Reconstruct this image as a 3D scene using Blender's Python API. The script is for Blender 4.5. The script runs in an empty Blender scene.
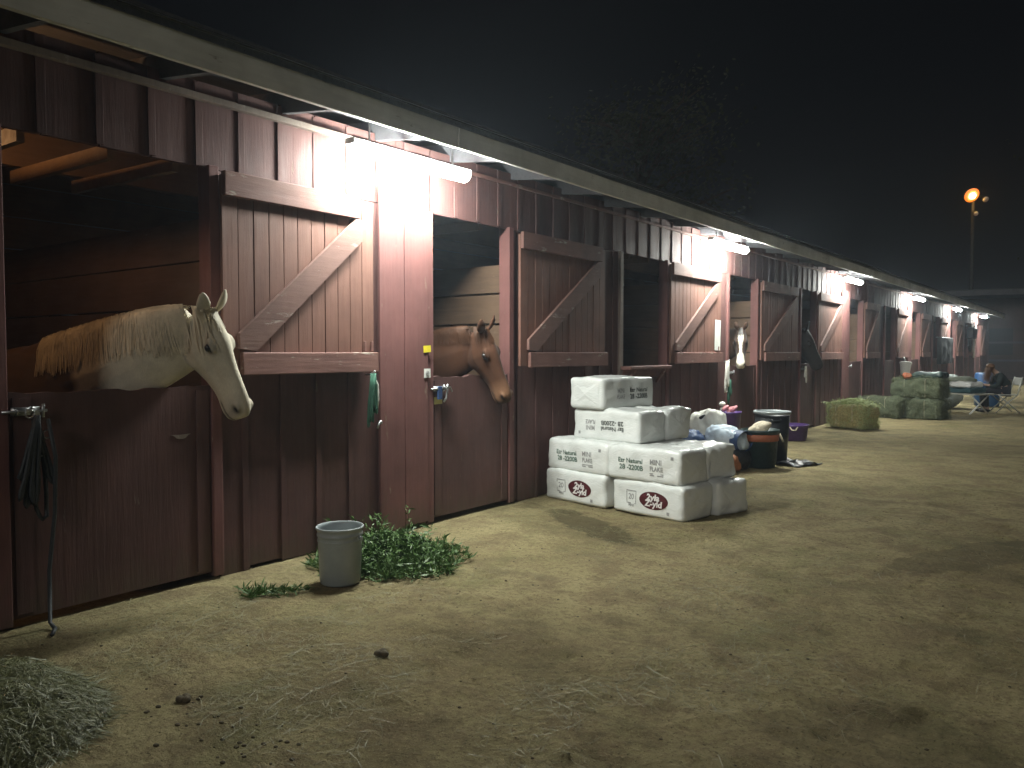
import bpy, bmesh, math, random
from mathutils import Vector, Matrix, noise
from mathutils.bvhtree import BVHTree
R = math.radians
random.seed(7)
sc = bpy.context.scene
COL = sc.collection
V = Vector

# ------------------------------------------------------------------ helpers
def link(o):
    COL.objects.link(o); return o

def tag(o, label=None, cat=None, group=None, kind=None):
    if label: o['label'] = label
    if cat: o['category'] = cat
    if group: o['group'] = group
    if kind: o['kind'] = kind
    return o

def thing(name, label, cat, loc=(0, 0, 0), rotz=0.0, group=None):
    o = link(bpy.data.objects.new(name, None))
    o.empty_display_size = .1
    o.location = loc; o.rotation_euler = (0, 0, rotz)
    return tag(o, label, cat, group)

def dup(root, loc=None, rotz=None, label=None, group=None):
    def cp(o, parent):
        c = o.copy(); COL.objects.link(c); c.parent = parent
        for ch in [x for x in COL.objects if x.parent == o]:
            cp(ch, c)
        return c
    r = cp(root, None)
    if loc is not None: r.location = loc
    if rotz is not None: r.rotation_euler = (0, 0, rotz)
    if label: r['label'] = label
    if group: r['group'] = group
    return r

class MB:
    """collects geometry for ONE mesh object"""
    def __init__(s): s.v = []; s.f = []
    def add(s, vs, fs):
        n = len(s.v); s.v += [tuple(p) for p in vs]; s.f += [tuple(i + n for i in f) for f in fs]; return s
    def box(s, x0, x1, y0, y1, z0, z1, j=0.0):
        r = lambda a: a + (random.uniform(-j, j) if j else 0)
        vs = [(r(x), r(y), r(z)) for x in (x0, x1) for y in (y0, y1) for z in (z0, z1)]
        return s.add(vs, [(0, 1, 3, 2), (4, 6, 7, 5), (0, 4, 5, 1), (2, 3, 7, 6), (0, 2, 6, 4), (1, 5, 7, 3)])
    def bar(s, a, b, w, t, up=(0, 0, 1)):
        """rectangular bar from a to b, w along (dir x up) and t along up"""
        a, b = V(a), V(b); d = (b - a).normalized(); up = V(up)
        side = d.cross(up).normalized(); up2 = side.cross(d).normalized()
        vs = []
        for p in (a, b):
            for i, k in ((-1, -1), (1, -1), (1, 1), (-1, 1)):
                vs.append(p + side * (i * w / 2) + up2 * (k * t / 2))
        return s.add(vs, [(3, 2, 1, 0), (4, 5, 6, 7), (0, 1, 5, 4), (1, 2, 6, 5), (2, 3, 7, 6), (3, 0, 4, 7)])
    def tube(s, pts, rad, n=8, cap=True):
        pts = [V(p) for p in pts]
        rs = rad if isinstance(rad, (list, tuple)) else [rad] * len(pts)
        rings = []; prev = None
        for i, p in enumerate(pts):
            t = (pts[min(i + 1, len(pts) - 1)] - pts[max(i - 1, 0)])
            t = t.normalized() if t.length > 1e-9 else V((0, 0, 1))
            if prev is None:
                u = t.orthogonal().normalized()
            else:
                u = (prev - t * prev.dot(t))
                u = u.normalized() if u.length > 1e-6 else t.orthogonal().normalized()
            prev = u; w = t.cross(u)
            rings.append([p + (u * math.cos(2 * math.pi * k / n) + w * math.sin(2 * math.pi * k / n)) * rs[i] for k in range(n)])
        return s.loft(rings, cap)
    def loft(s, rings, cap=True):
        n = len(rings[0]); vs = [p for r in rings for p in r]; fs = []
        for i in range(len(rings) - 1):
            for k in range(n):
                fs.append((i * n + k, i * n + (k + 1) % n, (i + 1) * n + (k + 1) % n, (i + 1) * n + k))
        if cap:
            fs.append(tuple(reversed(range(n)))); fs.append(tuple((len(rings) - 1) * n + k for k in range(n)))
        return s.add(vs, fs)
    def lathe(s, prof, n=28, c=(0, 0, 0), cap=False):
        rings = [[(c[0] + r * math.cos(2 * math.pi * k / n), c[1] + r * math.sin(2 * math.pi * k / n), c[2] + z) for k in range(n)] for r, z in prof]
        return s.loft(rings, cap)
    def ell(s, c, ax, n=12, m=8):
        c = V(c); ax = [V(a) for a in ax]; rings = []
        for i in range(1, m):
            a = math.pi * i / m
            rings.append([c + ax[2] * math.cos(a) + (ax[0] * math.cos(2 * math.pi * k / n) + ax[1] * math.sin(2 * math.pi * k / n)) * math.sin(a) for k in range(n)])
        return s.loft(rings, True)
    def sphere(s, c, r, n=12, m=8):
        return s.ell(c, [(r, 0, 0), (0, r, 0), (0, 0, r)], n, m)
    def ribbon(s, pts, w, side):
        side = V(side).normalized(); n = len(pts); vs = []
        for i, p in enumerate(pts):
            k = w * (1 - .7 * i / max(1, n - 1)) / 2
            vs += [V(p) - side * k, V(p) + side * k]
        return s.add(vs, [(2 * i, 2 * i + 1, 2 * i + 3, 2 * i + 2) for i in range(n - 1)])
    def mesh(s, name):
        me = bpy.data.meshes.new(name); me.from_pydata(s.v, [], s.f); me.update(); return me
    def build(s, name, m, parent=None, smooth=False, bevel=0.0, fix=True, seg=2):
        me = s.mesh(name)
        if fix:
            bm = bmesh.new(); bm.from_mesh(me); bmesh.ops.recalc_face_normals(bm, faces=bm.faces); bm.to_mesh(me); bm.free()
        if m: me.materials.append(m)
        if smooth: me.polygons.foreach_set('use_smooth', [True] * len(me.polygons))
        o = link(bpy.data.objects.new(name, me))
        if parent: o.parent = parent
        if bevel:
            b = o.modifiers.new('bevel', 'BEVEL'); b.width = bevel; b.segments = seg; b.limit_method = 'ANGLE'; b.angle_limit = R(40)
        return o

def n3(p, s=1.0, off=0.0):
    return noise.noise(V((p[0] * s + off, p[1] * s + off * .7, p[2] * s - off)))

# ------------------------------------------------------------------ materials
def newmat(name):
    m = bpy.data.materials.new(name); m.use_nodes = True
    nt = m.node_tree; return m, nt, nt.nodes, nt.links, nt.nodes['Principled BSDF']

def nnode(N, L, vec, scale, detail=6, rough=.6):
    t = N.new('ShaderNodeTexNoise'); t.inputs['Scale'].default_value = scale
    t.inputs['Detail'].default_value = detail; t.inputs['Roughness'].default_value = rough
    L.new(vec, t.inputs['Vector']); return t.outputs['Fac']

def ramp(N, L, src, a, b, ca=(0, 0, 0, 1), cb=(1, 1, 1, 1)):
    r = N.new('ShaderNodeValToRGB'); L.new(src, r.inputs['Fac'])
    r.color_ramp.elements[0].position = a; r.color_ramp.elements[1].position = b
    r.color_ramp.elements[0].color = ca; r.color_ramp.elements[1].color = cb
    return r.outputs['Color']

def mix(N, L, fac, a, b, mode='MIX'):
    x = N.new('ShaderNodeMix'); x.data_type = 'RGBA'; x.blend_type = mode
    for sck, val in ((x.inputs[0], fac), (x.inputs[6], a), (x.inputs[7], b)):
        if hasattr(val, 'is_linked') or hasattr(val, 'links'): L.new(val, sck)
        else: sck.default_value = val if not isinstance(val, tuple) else (*val[:3], 1)
    return x.outputs[2]

def mapped(N, L, scale=(1, 1, 1), space='pos'):
    mp = N.new('ShaderNodeMapping'); mp.inputs['Scale'].default_value = scale
    if space == 'pos':
        L.new(N.new('ShaderNodeNewGeometry').outputs['Position'], mp.inputs['Vector'])
    else:
        L.new(N.new('ShaderNodeTexCoord').outputs['Object'], mp.inputs['Vector'])
    return mp.outputs['Vector']

def bump(N, L, bs, h, strength=.3, dist=.01):
    b = N.new('ShaderNodeBump'); b.inputs['Strength'].default_value = strength; b.inputs['Distance'].default_value = dist
    L.new(h, b.inputs['Height']); L.new(b.outputs['Normal'], bs.inputs['Normal']); return b

def wood(name, c, c2, wear=(.13, .095, .07), wamt=.62, axis='z', rough=.75, mud=False):
    """painted or raw boards: grain along an axis, streaks, worn patches"""
    m, nt, N, L, bs = newmat(name)
    s = {'z': (16, 16, 1.1), 'y': (16, 1.1, 16), 'x': (1.1, 16, 16)}[axis]
    g = nnode(N, L, mapped(N, L, s), 2.2, 8, .65)
    big = nnode(N, L, mapped(N, L), 1.7, 5)
    s2 = tuple(x if x < 2 else 5 for x in s)
    w = nnode(N, L, mapped(N, L, s2), 2.6, 10, .72)
    col = mix(N, L, ramp(N, L, g, .32, .68), c, c2)
    col = mix(N, L, ramp(N, L, big, .3, .75, (.72, .72, .72, 1), (1.12, 1.1, 1.08, 1)), col, col) if False else mix(N, L, .45, col, ramp(N, L, big, .3, .72, (*[x * .55 for x in c], 1), (*[min(1, x * 1.5) for x in c2], 1)))
    wm = ramp(N, L, w, wamt, wamt + .05)
    col = mix(N, L, wm, col, wear)
    if mud:
        sep = N.new('ShaderNodeSeparateXYZ'); L.new(mapped(N, L), sep.inputs[0])
        md = N.new('ShaderNodeMath'); md.operation = 'MULTIPLY_ADD'
        L.new(nnode(N, L, mapped(N, L, (6, 6, 2)), 1.3, 8, .7), md.inputs[0]); md.inputs[1].default_value = .9; L.new(sep.outputs['Z'], md.inputs[2])
        col = mix(N, L, ramp(N, L, md.outputs[0], .42, .72, (.75, .75, .75, 1), (0, 0, 0, 1)), col, (.085, .06, .04))
    L.new(col, bs.inputs['Base Color'])
    L.new(ramp(N, L, w, .3, .8, (rough - .15,) * 3 + (1,), (min(1, rough + .15),) * 3 + (1,)), bs.inputs['Roughness'])
    ad = N.new('ShaderNodeMath'); ad.operation = 'MULTIPLY_ADD'; L.new(wm, ad.inputs[0]); ad.inputs[1].default_value = -.5; L.new(g, ad.inputs[2])
    bump(N, L, bs, ad.outputs[0], .45, .006)
    return m

def plain(name, c, rough=.6, var=.25, scale=8, metal=0.0, bmp=.15, space='obj', spec=None, c2=None):
    m, nt, N, L, bs = newmat(name)
    v = mapped(N, L, (1, 1, 1), space)
    t = nnode(N, L, v, scale, 8, .65)
    d = tuple(x * (1 - var) for x in c) if c2 is None else c2
    u = tuple(min(1, x * (1 + var)) for x in c) if c2 is None else c
    L.new(mix(N, L, ramp(N, L, t, .3, .7), d, u), bs.inputs['Base Color'])
    L.new(ramp(N, L, nnode(N, L, v, scale * 3, 4), .3, .7, (max(.05, rough - .12),) * 3 + (1,), (min(1, rough + .12),) * 3 + (1,)), bs.inputs['Roughness'])
    bs.inputs['Metallic'].default_value = metal
    if spec is not None: bs.inputs['Specular IOR Level'].default_value = spec
    if bmp: bump(N, L, bs, nnode(N, L, v, scale * 4, 6, .7), bmp, .01)
    return m

def emit(name, c, s):
    m, nt, N, L, bs = newmat(name)
    bs.inputs['Base Color'].default_value = (.8, .8, .8, 1)
    bs.inputs['Emission Color'].default_value = (*c, 1); bs.inputs['Emission Strength'].default_value = s
    return m

M = {}
M['siding'] = wood('red_siding', (.085, .038, .036), (.120, .055, .049), wamt=.635, mud=True)
M['plank'] = wood('red_plank', (.135, .053, .049), (.175, .073, .066), (.25, .18, .13), wamt=.635, mud=True)
M['door'] = wood('door_paint', (.075, .034, .031), (.105, .048, .042), wamt=.66, mud=True)
M['leaf'] = wood('leaf_boards', (.140, .062, .045), (.185, .088, .064), (.30, .24, .20), wamt=.67)
M['rail'] = wood('rail_boards', (.16, .072, .060), (.22, .11, .09), (.36, .30, .25), wamt=.60, axis='y')
M['brace'] = wood('brace_boards', (.14, .070, .058), (.20, .11, .09), (.29, .22, .19), wamt=.60, axis='y')
M['raw'] = wood('raw_boards', (.075, .044, .027), (.125, .075, .045), (.17, .12, .085), wamt=.64, axis='x')
M['rawy'] = wood('raw_beams', (.12, .072, .040), (.18, .11, .06), (.28, .2, .13), wamt=.66, axis='y')
M['graypost'] = wood('gray_post', (.17, .13, .11), (.25, .20, .17), (.32, .28, .25), wamt=.6)
M['soffit'] = wood('soffit_boards', (.10, .10, .11), (.15, .15, .165), (.2, .2, .21), wamt=.66, axis='y')
M['fascia'] = wood('fascia_paint', (.56, .56, .51), (.70, .70, .64), (.30, .28, .23), wamt=.63, axis='y', rough=.7)
M['steel'] = plain('galvanised_steel', (.42, .43, .44), .38, .2, 30, 1.0, .05)
M['white'] = plain('white_enamel', (.75, .75, .73), .4, .06, 10, 0, .03)
M['roof'] = plain('roof_shingle', (.06, .06, .062), .9, .3, 14, 0, .4, 'pos')

# ------------------------------------------------------------------ camera
cam = bpy.data.cameras.new('camera'); co = link(bpy.data.objects.new('camera', cam))
sc.camera = co
F = 800.0
cam.sensor_fit = 'HORIZONTAL'; cam.sensor_width = 36; cam.lens = 36 * F / 1024
cam.clip_end = 2000; cam.clip_start = .05
CX, CH = 4.57, 1.45
YAW = R(36.802); PIT = math.atan(32 / F)
co.location = (CX, 0, CH); co.rotation_euler = (R(90) - PIT, 0, YAW)

# ------------------------------------------------------------------ ground
def dirt():
    m, nt, N, L, bs = newmat('dirt')
    p = mapped(N, L)
    a = nnode(N, L, p, .55, 8, .6); b = nnode(N, L, p, 3.0, 9, .68); c = nnode(N, L, p, 26, 8, .7); d = nnode(N, L, mapped(N, L, (1, 1, 1)), 130, 4, .7)
    col = mix(N, L, ramp(N, L, a, .32, .68), (.255, .210, .105), (.405, .342, .182))
    col = mix(N, L, ramp(N, L, b, .46, .62, (0, 0, 0, 1), (.8, .8, .8, 1)), col, (.20, .15, .085))
    # trampled greenish hay dust and darker damp patches
    e = nnode(N, L, mapped(N, L, (1, .7, 1)), 1.15, 10, .72)
    col = mix(N, L, ramp(N, L, e, .51, .67, (0, 0, 0, 1), (.7, .7, .7, 1)), col, (.165, .165, .07))
    e2 = nnode(N, L, mapped(N, L, (.8, 1.3, 1)), .8, 9, .7)
    col = mix(N, L, ramp(N, L, e2, .52, .66, (0, 0, 0, 1), (.7, .7, .7, 1)), col, (.105, .085, .045))
    col = mix(N, L, ramp(N, L, c, .47, .66, (0, 0, 0, 1), (.7, .7, .7, 1)), col, (.14, .105, .06))
    col = mix(N, L, ramp(N, L, d, .55, .70, (0, 0, 0, 1), (.7, .7, .7, 1)), col, (.47, .41, .23))
    f_ = nnode(N, L, mapped(N, L, (1, 1, 1)), 75, 3, .6)
    col = mix(N, L, ramp(N, L, f_, .60, .68, (0, 0, 0, 1), (.8, .8, .8, 1)), col, (.085, .068, .035))
    for cx, cy, sx, sy, ro, am in ((1.1, 5.72, .95, .26, -34, .75), (3.9, 3.2, .55, .42, 20, .35), (3.9, 6.6, 1.3, .32, 62, .5)):
        mp = N.new('ShaderNodeMapping'); mp.vector_type = 'TEXTURE'; mp.inputs['Location'].default_value = (cx, cy, 0); mp.inputs['Scale'].default_value = (sx, sy, 1); mp.inputs['Rotation'].default_value = (0, 0, R(ro))
        L.new(p, mp.inputs['Vector']); gt = N.new('ShaderNodeTexGradient'); gt.gradient_type = 'SPHERICAL'; L.new(mp.outputs['Vector'], gt.inputs['Vector'])
        q_ = N.new('ShaderNodeMath'); q_.operation = 'MULTIPLY_ADD'; L.new(nnode(N, L, p, 4.5, 9, .7), q_.inputs[0]); q_.inputs[1].default_value = 1.5; L.new(gt.outputs['Fac'], q_.inputs[2])
        mk_ = N.new('ShaderNodeMath'); mk_.operation = 'MULTIPLY'; L.new(ramp(N, L, q_.outputs[0], .92, 1.42, (0, 0, 0, 1), (am, am, am, 1)), mk_.inputs[0])
        L.new(ramp(N, L, gt.outputs['Fac'], 0, .3), mk_.inputs[1])
        col = mix(N, L, mk_.outputs[0], col, (.085, .07, .038))
    L.new(col, bs.inputs['Base Color']); bs.inputs['Roughness'].default_value = .95; bs.inputs['Specular IOR Level'].default_value = .15
    h = N.new('ShaderNodeMath'); h.operation = 'MULTIPLY_ADD'; L.new(c, h.inputs[0]); h.inputs[1].default_value = .5; L.new(b, h.inputs[2])
    h2 = N.new('ShaderNodeMath'); h2.operation = 'MULTIPLY_ADD'; L.new(d, h2.inputs[0]); h2.inputs[1].default_value = .16; L.new(h.outputs[0], h2.inputs[2])
    bump(N, L, bs, h2.outputs[0], 1.0, .06)
    return m
M['dirt'] = dirt()

PRN = {}
_r = random.Random(77)
for _i in range(1500):
    _x, _y = _r.uniform(.35, 7), _r.uniform(1.2, 14)
    if noise.noise(V((_x * .7, _y * .7, 2.2))) < -.05: continue
    PRN.setdefault((int(_x / .3), int(_y / .3)), []).append((_x, _y, _r.uniform(0, 6.28), _r.uniform(.045, .062), _r.uniform(.5, 1)))
def hoof(x, y):
    z = 0; i, j = int(x / .3), int(y / .3)
    for a in (i - 1, i, i + 1):
        for b in (j - 1, j, j + 1):
            for px, py, an, r, k in PRN.get((a, b), ()):
                dx, dy = x - px, y - py; u = (dx * math.cos(an) + dy * math.sin(an)) / 1.15; v = -dx * math.sin(an) + dy * math.cos(an)
                q = math.sqrt(u * u + v * v) / r
                if q < 1.8: z += k * (-.013 * max(0, 1 - q ** 4) + .006 * math.exp(-((q - 1.15) / .22) ** 2))
    return z
def gz(x, y):
    """height of the trodden ground"""
    k = min(1, max(0, (x - .12) / .5))
    z = .022 * noise.noise(V((x * .9, y * .9, 3.1))) - .020 * max(0, noise.noise(V((x * 4.6, y * 4.6, 5.7))) - .22) + .014 * noise.noise(V((x * 2.6, y * 2.6, 8.2))) + .007 * noise.noise(V((x * 7, y * 7, 1.2)))
    z += hoof(x, y)
    return z * k if -5 < x < 16 and -4 < y < 45 else 0.0

def axis(a, b, fine, far):
    o = [a + i * fine for i in range(int((b - a) / fine) + 1)]
    st = fine
    while o[-1] < far: st *= 1.5; o.append(o[-1] + st)
    st = fine
    while o[0] > -far: st *= 1.5; o.insert(0, o[0] - st)
    return o
gx = axis(-.2, 6.4, .032, 500); gy = axis(.8, 11.5, .032, 500)
gv = [(x, y, gz(x, y)) for x in gx for y in gy]; ny = len(gy)
gf = [(i * ny + j, (i + 1) * ny + j, (i + 1) * ny + j + 1, i * ny + j + 1) for i in range(len(gx) - 1) for j in range(ny - 1)]
g = MB().add(gv, gf).build('ground', M['dirt'], None, True, fix=False); tag(g, kind='structure')

# ------------------------------------------------------------------ stable
ST = thing('horse_stable', 'long red board-and-batten horse stable with a pale fascia and open half doors', 'stable')
YS, YE, XB = -3.2, 43.0, -3.7
MODS = [(1.74, 2.90, 2.97, 4.27), (4.97, 6.02, 6.16, 7.75), (8.22, 9.36, 9.42, 11.05), (11.45, 12.62, 12.72, 14.6),
        (14.9, 15.8, 15.86, 17.55), (18.25, 19.4, 19.48, 20.9), (21.7, 22.85, 22.93, 24.35), (25.0, 26.2, 26.28, 27.7),
        (28.4, 29.6, 29.7, 31.1), (31.8, 33.0, 33.1, 34.5), (35.2, 36.4, 36.5, 37.9), (38.6, 39.8, 39.9, 41.3)]
DT, OT, WT = 1.24, 2.6, 3.04   # lower door top, opening top, wall top
def siding(y0, y1, z0, z1, name='board_siding'):
    b = MB(); y = y0
    k0 = math.floor((y0 - .02) / .3045) - 1
    edges = [y0] + [v for v in (3.157 + .3045 * i for i in range(-30, 140)) if y0 + .03 < v < y1 - .03] + [y1]
    for a, c in zip(edges[:-1], edges[1:]):
        zb = z0 + (random.uniform(-.01, .03) if z0 < .1 else 0)
        b.box(-.03 + random.uniform(-.003, .003), random.uniform(-.002, .003), a + .003, c - .003, zb, z1)
    for e in edges[1:-1]:
        w = random.uniform(.021, .027)
        b.box(.004, .013 + random.uniform(-.003, .004), e - w, e + w, z0 + random.uniform(.0, .012), z1 - random.uniform(.004, .02))
    return b.build(name, M['siding'], ST, False, .003)
prev = YS
for (a, b_, l0, l1) in MODS:
    siding(prev, a - .0, .0, OT); prev = b_ + .07
siding(prev, YE, 0, OT)
for i, (a, c) in enumerate(zip([YS] + [m[0] - .4 for m in MODS[1:]], [m[0] - .4 for m in MODS[1:]] + [YE])):
    siding(a + .002, c, OT + .004, WT + .09)
# trim board along the wall top
t = MB(); t.box(.032, .075, YS, 4.06, WT - .045, WT - .005, .0)
t2 = MB(); t2.box(.032, .06, 4.08, YE, WT - .04, WT - .01); t2.build('top_trim', M['rail'], ST, False, .004)
t.build('top_trim', M['graypost'], ST, False, .004)

def chewed(mb, x0, x1, y0, y1, z0, z1, amp=.015, n=26):
    """a plank whose top edge is gnawed"""
    fr = [(y0 + (y1 - y0) * i / n, z1 + amp * (1.4 * n3((i * .35, y0, 0), 1) - .4 * random.random())) for i in range(n + 1)]
    ring = lambda x: [(x, y0, z0)] + [(x, y, z) for y, z in fr] + [(x, y1, z0)]
    A, B = ring(x0), ring(x1); k = len(A)
    mb.add(A + B, [tuple(range(k)), tuple(range(2 * k - 1, k - 1, -1))] + [(i, k + i, k + (i + 1) % k, (i + 1) % k) for i in range(k)])

for i, (a, b_, l0, l1) in enumerate(MODS):
    hi = i < 6
    # jamb posts
    p = MB(); p.box(-.09, .034, b_ + .004, b_ + .074, 0.02, OT + .02); p.build('door_post', M['plank'], ST, False, .005)
    p = MB(); p.box(-.09, .036, a - .075, a - .004, .02, OT + .01); p.build('door_post', M['plank'] if i != 2 else M['graypost'], ST, False, .005)
    # wide cover planks between leaf and the next opening
    q0 = l1 + .07; q1 = (MODS[i + 1][0] - .08) if i + 1 < len(MODS) else YE
    if q1 - q0 > .35 and i % 2 == 0:
        n = 2 if q1 - q0 < .9 else 3; w = min(.30, (q1 - q0) / n)
        for k in range(n):
            p = MB(); p.box(.0285, .047 + .003 * random.random(), q1 - (k + 1) * w + .004, q1 - k * w - .004, .03 + .02 * random.random(), OT + .14)
            p.build('cover_plank', M['plank'], ST, False, .004)
    # lower door
    d = MB(); chewed(d, -.035, .012, a - .02 + .022, b_ + .0, .05, DT)
    dr = d.build('lower_door', M['door'], ST)
    if hi:
        for ya_, yb_ in ((a + .02, a + .11), (b_ - .1, b_ - .015)):
            e = MB(); chewed(e, .0125, .021, ya_, yb_, .07, DT - .03, .004, 6); e.build('door_edge_board', M['door'], dr, False)
        # latch: hasp plate, bolt with a cross handle
        h = MB(); ly = a + .06; lz = DT - .1
        h.box(.022, .027, ly - .05, ly + .09, lz - .022, lz + .022)
        h.tube([(.042, ly - .1, lz), (.042, ly + .12, lz)], .008)
        h.tube([(.042, ly + .10, lz - .035), (.046, ly + .10, lz + .035)], .009)
        for yy in (-.03, .05): h.tube([(.027, ly + yy, lz - .018), (.056, ly + yy, lz), (.027, ly + yy, lz + .018)], .006)
        h.build('latch', M['steel'], dr, True)
    # upper leaf swung open, lying back on the wall
    n = max(8, round((l1 - l0) / .118)); w = (l1 - l0) / n
    ub = MB()
    for k in range(n):
        ub.box(.034, .060 + random.uniform(-.002, .002), l0 + k * w + .0022, l0 + (k + 1) * w - .0022, 1.315 + random.uniform(-.006, .006), 2.57 + random.uniform(-.006, .006))
    lf = ub.build('upper_door', M['leaf'], ST, False, .003)
    r = MB(); r.box(.064, .100, l0 + .0, l1 - .16 if i == 0 else l1 - .1, 2.435, 2.592, .003); r.build('top_rail', M['rail'], lf, False, .005)
    r = MB(); r.box(.064, .098, l0 + .12, l1 + .012, 1.30, 1.445, .003); r.build('bottom_rail', M['rail'], lf, False, .006)
    y0, z0, y1, z1 = l0 + .10, 1.45, l1 - .14, 2.43
    r = MB(); dv = V((0, y1 - y0, z1 - z0)).normalized(); nn = V((0, -dv.z, dv.y)) * .062
    pts = [V((0, y0, z0 + .02)), V((0, y0 + .13, z0 + .002)), V((0, y1, z1 - .16)), V((0, y1, z1 - .002)), V((0, y1 - .06, z1 - .002)), V((0, y0, z0 + .12))]
    k = len(pts); A = [(.0635, p.y, p.z) for p in pts]; B = [(.093, p.y, p.z) for p in pts]
    r.add(A + B, [tuple(range(k)), tuple(range(2 * k - 1, k - 1, -1))] + [(q, k + q, k + (q + 1) % k, (q + 1) % k) for q in range(k)])
    r.build('brace', M['brace'], lf, False, .004)
    if i % 2 == 0 and i < 5:
        for yy in (-.10, -.03):
            h = MB(); h.box(.0625, .074, l1 + yy - .012, l1 + yy + .012, 1.455, 1.53); h.build('rail_cleat', M['rail'], lf, False, .003)
c = MB(); pr = [(.0215, 2.70 + .058 * math.cos(a) * (1 + .2 * math.sin(3 * a)), .93 + .013 * math.sin(a) + .012 * math.cos(a) ** 2) for a in [6.2832 * k / 18 for k in range(18)]]
c.loft([[(.0125, y_, z_) for _, y_, z_ in pr], [(.0165, y_, z_) for _, y_, z_ in pr]], True); c.build('chipped_patch', M['graypost'], ST)
# wooden ledge on top of the third lower door
s3 = MB(); s3.box(.03, .17, 8.16, 9.22, 1.245, 1.285, .004); s3.box(.024, .05, 8.2, 9.18, 1.14, 1.243, .003)
s3.build('door_ledge', M['rail'], ST, False, .006)
for yy in (8.3, 9.08):
    s3 = MB(); s3.bar((.03, yy, 1.08), (.15, yy, 1.24), .035, .03); s3.build('ledge_bracket', M['rail'], ST, False, .003)

# interior: partitions, back wall, purlins
for j, y in enumerate([-.4] + [m[1] + .06 for m in MODS[:8]]):
    p = MB(); z = .03
    while z < 2.2:
        h = random.uniform(.27, .30)
        p.box(XB + .05, -.1, y - .02 + random.uniform(-.004, .004), y + .02, z, z + h - random.uniform(.006, .018), .002); z += h
    p.build('stall_partition', M['raw'], ST, False, .004)
    for xx in (-1.25, -2.45):
        p = MB(); p.box(xx - .05, xx + .05, y + .024, y + .12, 0, 2.28); p.build('partition_post', M['rawy'], ST)
p = MB(); z = .02
while z < 3.6:
    p.box(XB - .03, XB, YS, YE, z, z + .29); z += .30
p.build('back_wall', M['rawy'], ST)
p = MB(); p.box(XB - .03, .02, YE, YE + .04, 0, WT); p.build('end_wall', M['siding'], ST)
p = MB(); p.box(XB - .03, -.04, YS - .05, YS - .01, 0, WT); p.build('end_wall', M['siding'], ST)
slope = .13
def rz(x): return 3.15 + (.55 - x) * slope   # underside of sheathing
for x in (-.28, -1.35, -2.5):
    p = MB(); zt = rz(x) - .147
    zt = zt if x != -1.35 else 2.94
    p.box(x - .04, x + .04, YS, YE, zt - (.14 if x != -1.35 else .25), zt); p.build('purlin', M['rawy'], ST, False, .004)
for yy in (1.88, 2.36, 2.76, 5.15, 5.75, 8.6, 9.1, 12.0, 15.3):
    p = MB(); p.bar((-.1, yy, 2.61), (-1.42, yy, 2.63), .042, .085); p.build('tie_beam', M['rawy'], ST)
y = 2.63 - .87 * 6; k = 0
while y < YE - .1:
    p = MB(); a = V((XB - .4, y, rz(XB - .4) - .075)); b2 = V((.545, y, rz(.545) - .075))
    p.bar(a, b2, .042, .14); p.build('rafter', M['soffit'], ST); y += .87
p = MB(); xs = [XB - .5, .556]
for sgn in (0,):
    A = [(x, yy, rz(x) + .0) for x in xs for yy in (YS - .3, YE + .3)]; B = [(x, yy, rz(x) + .03) for x in xs for yy in (YS - .3, YE + .3)]
    p.add(A + B, [(0, 1, 3, 2), (4, 6, 7, 5), (0, 2, 6, 4), (1, 5, 7, 3), (2, 3, 7, 6), (0, 4, 5, 1)])
p.build('roof_sheathing', M['soffit'], ST)
p = MB()
A = [(x, yy, rz(x) + .034) for x in (XB - .55, .628) for yy in (YS - .35, YE + .35)]; B = [(x, yy, z + .03) for x, yy, z in A]
p.add(A + B, [(0, 1, 3, 2), (4, 6, 7, 5), (0, 2, 6, 4), (1, 5, 7, 3), (2, 3, 7, 6), (0, 4, 5, 1)])
p.build('roof', M['roof'], ST)
y = YS - .3
while y < YE + .3:
    ln = random.uniform(3.6, 4.9); e = min(YE + .3, y + ln)
    p = MB(); o = random.uniform(-.003, .003)
    p.box(.565 + o, .603 + o, y + .002, e - .002, 2.985 + o, 3.172 + o)
    p.build('fascia_board', M['fascia'], ST, False, .004); y = e

p = MB(); p.box(.606, .6085, YS - .3, YE + .3, 3.135, 3.176); p.box(.606, .634, YS - .3, YE + .3, 3.1765, 3.179); p.build('drip_edge', M['steel'], ST)
# ------------------------------------------------------------------ strip lights
M['tube'] = emit('lamp_tube', (.95, 1.0, .93), 325)
LY = [4.46, 10.72, 17.35, 24.4, 31.3, 38.4]
LL = ['brightest strip light on the eave, nearest, above the first open half door', 'second strip light along the eave, above the door with the white notice',
      'third strip light along the eave, above the black horse', 'fourth strip light along the eave, above the stacked hay bales',
      'fifth strip light along the eave, above the dark hanging blanket', 'farthest strip light at the end of the eave']
lamp = thing('strip_light', LL[0], 'light', (.30, LY[0], 2.84), 0, 'strip lights under the eave')
h = MB(); h.box(-.045, .045, -.64, .64, .055, .10); h.build('housing', M['white'], lamp, False, .006)
h = MB()
rings = []
for yy, k in ((-.61, .8), (-.6, 1), (.6, 1), (.61, .8)):
    rings.append([(.062 * k * math.cos(a), yy, .052 - .055 * k * math.sin(a)) for a in [math.pi * i / 10 for i in range(11)]])
h.loft(rings, True); h.build('diffuser', M['tube'], lamp, True)
for yy in (-.45, .45):
    h = MB(); h.tube([(0, yy, .10), (0, yy, .24)], .008); h.build('hanger', M['steel'], lamp)
for y, l in zip(LY[1:], LL[1:]): dup(lamp, (.30, y, 2.84 + .03), 0, l)

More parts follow.
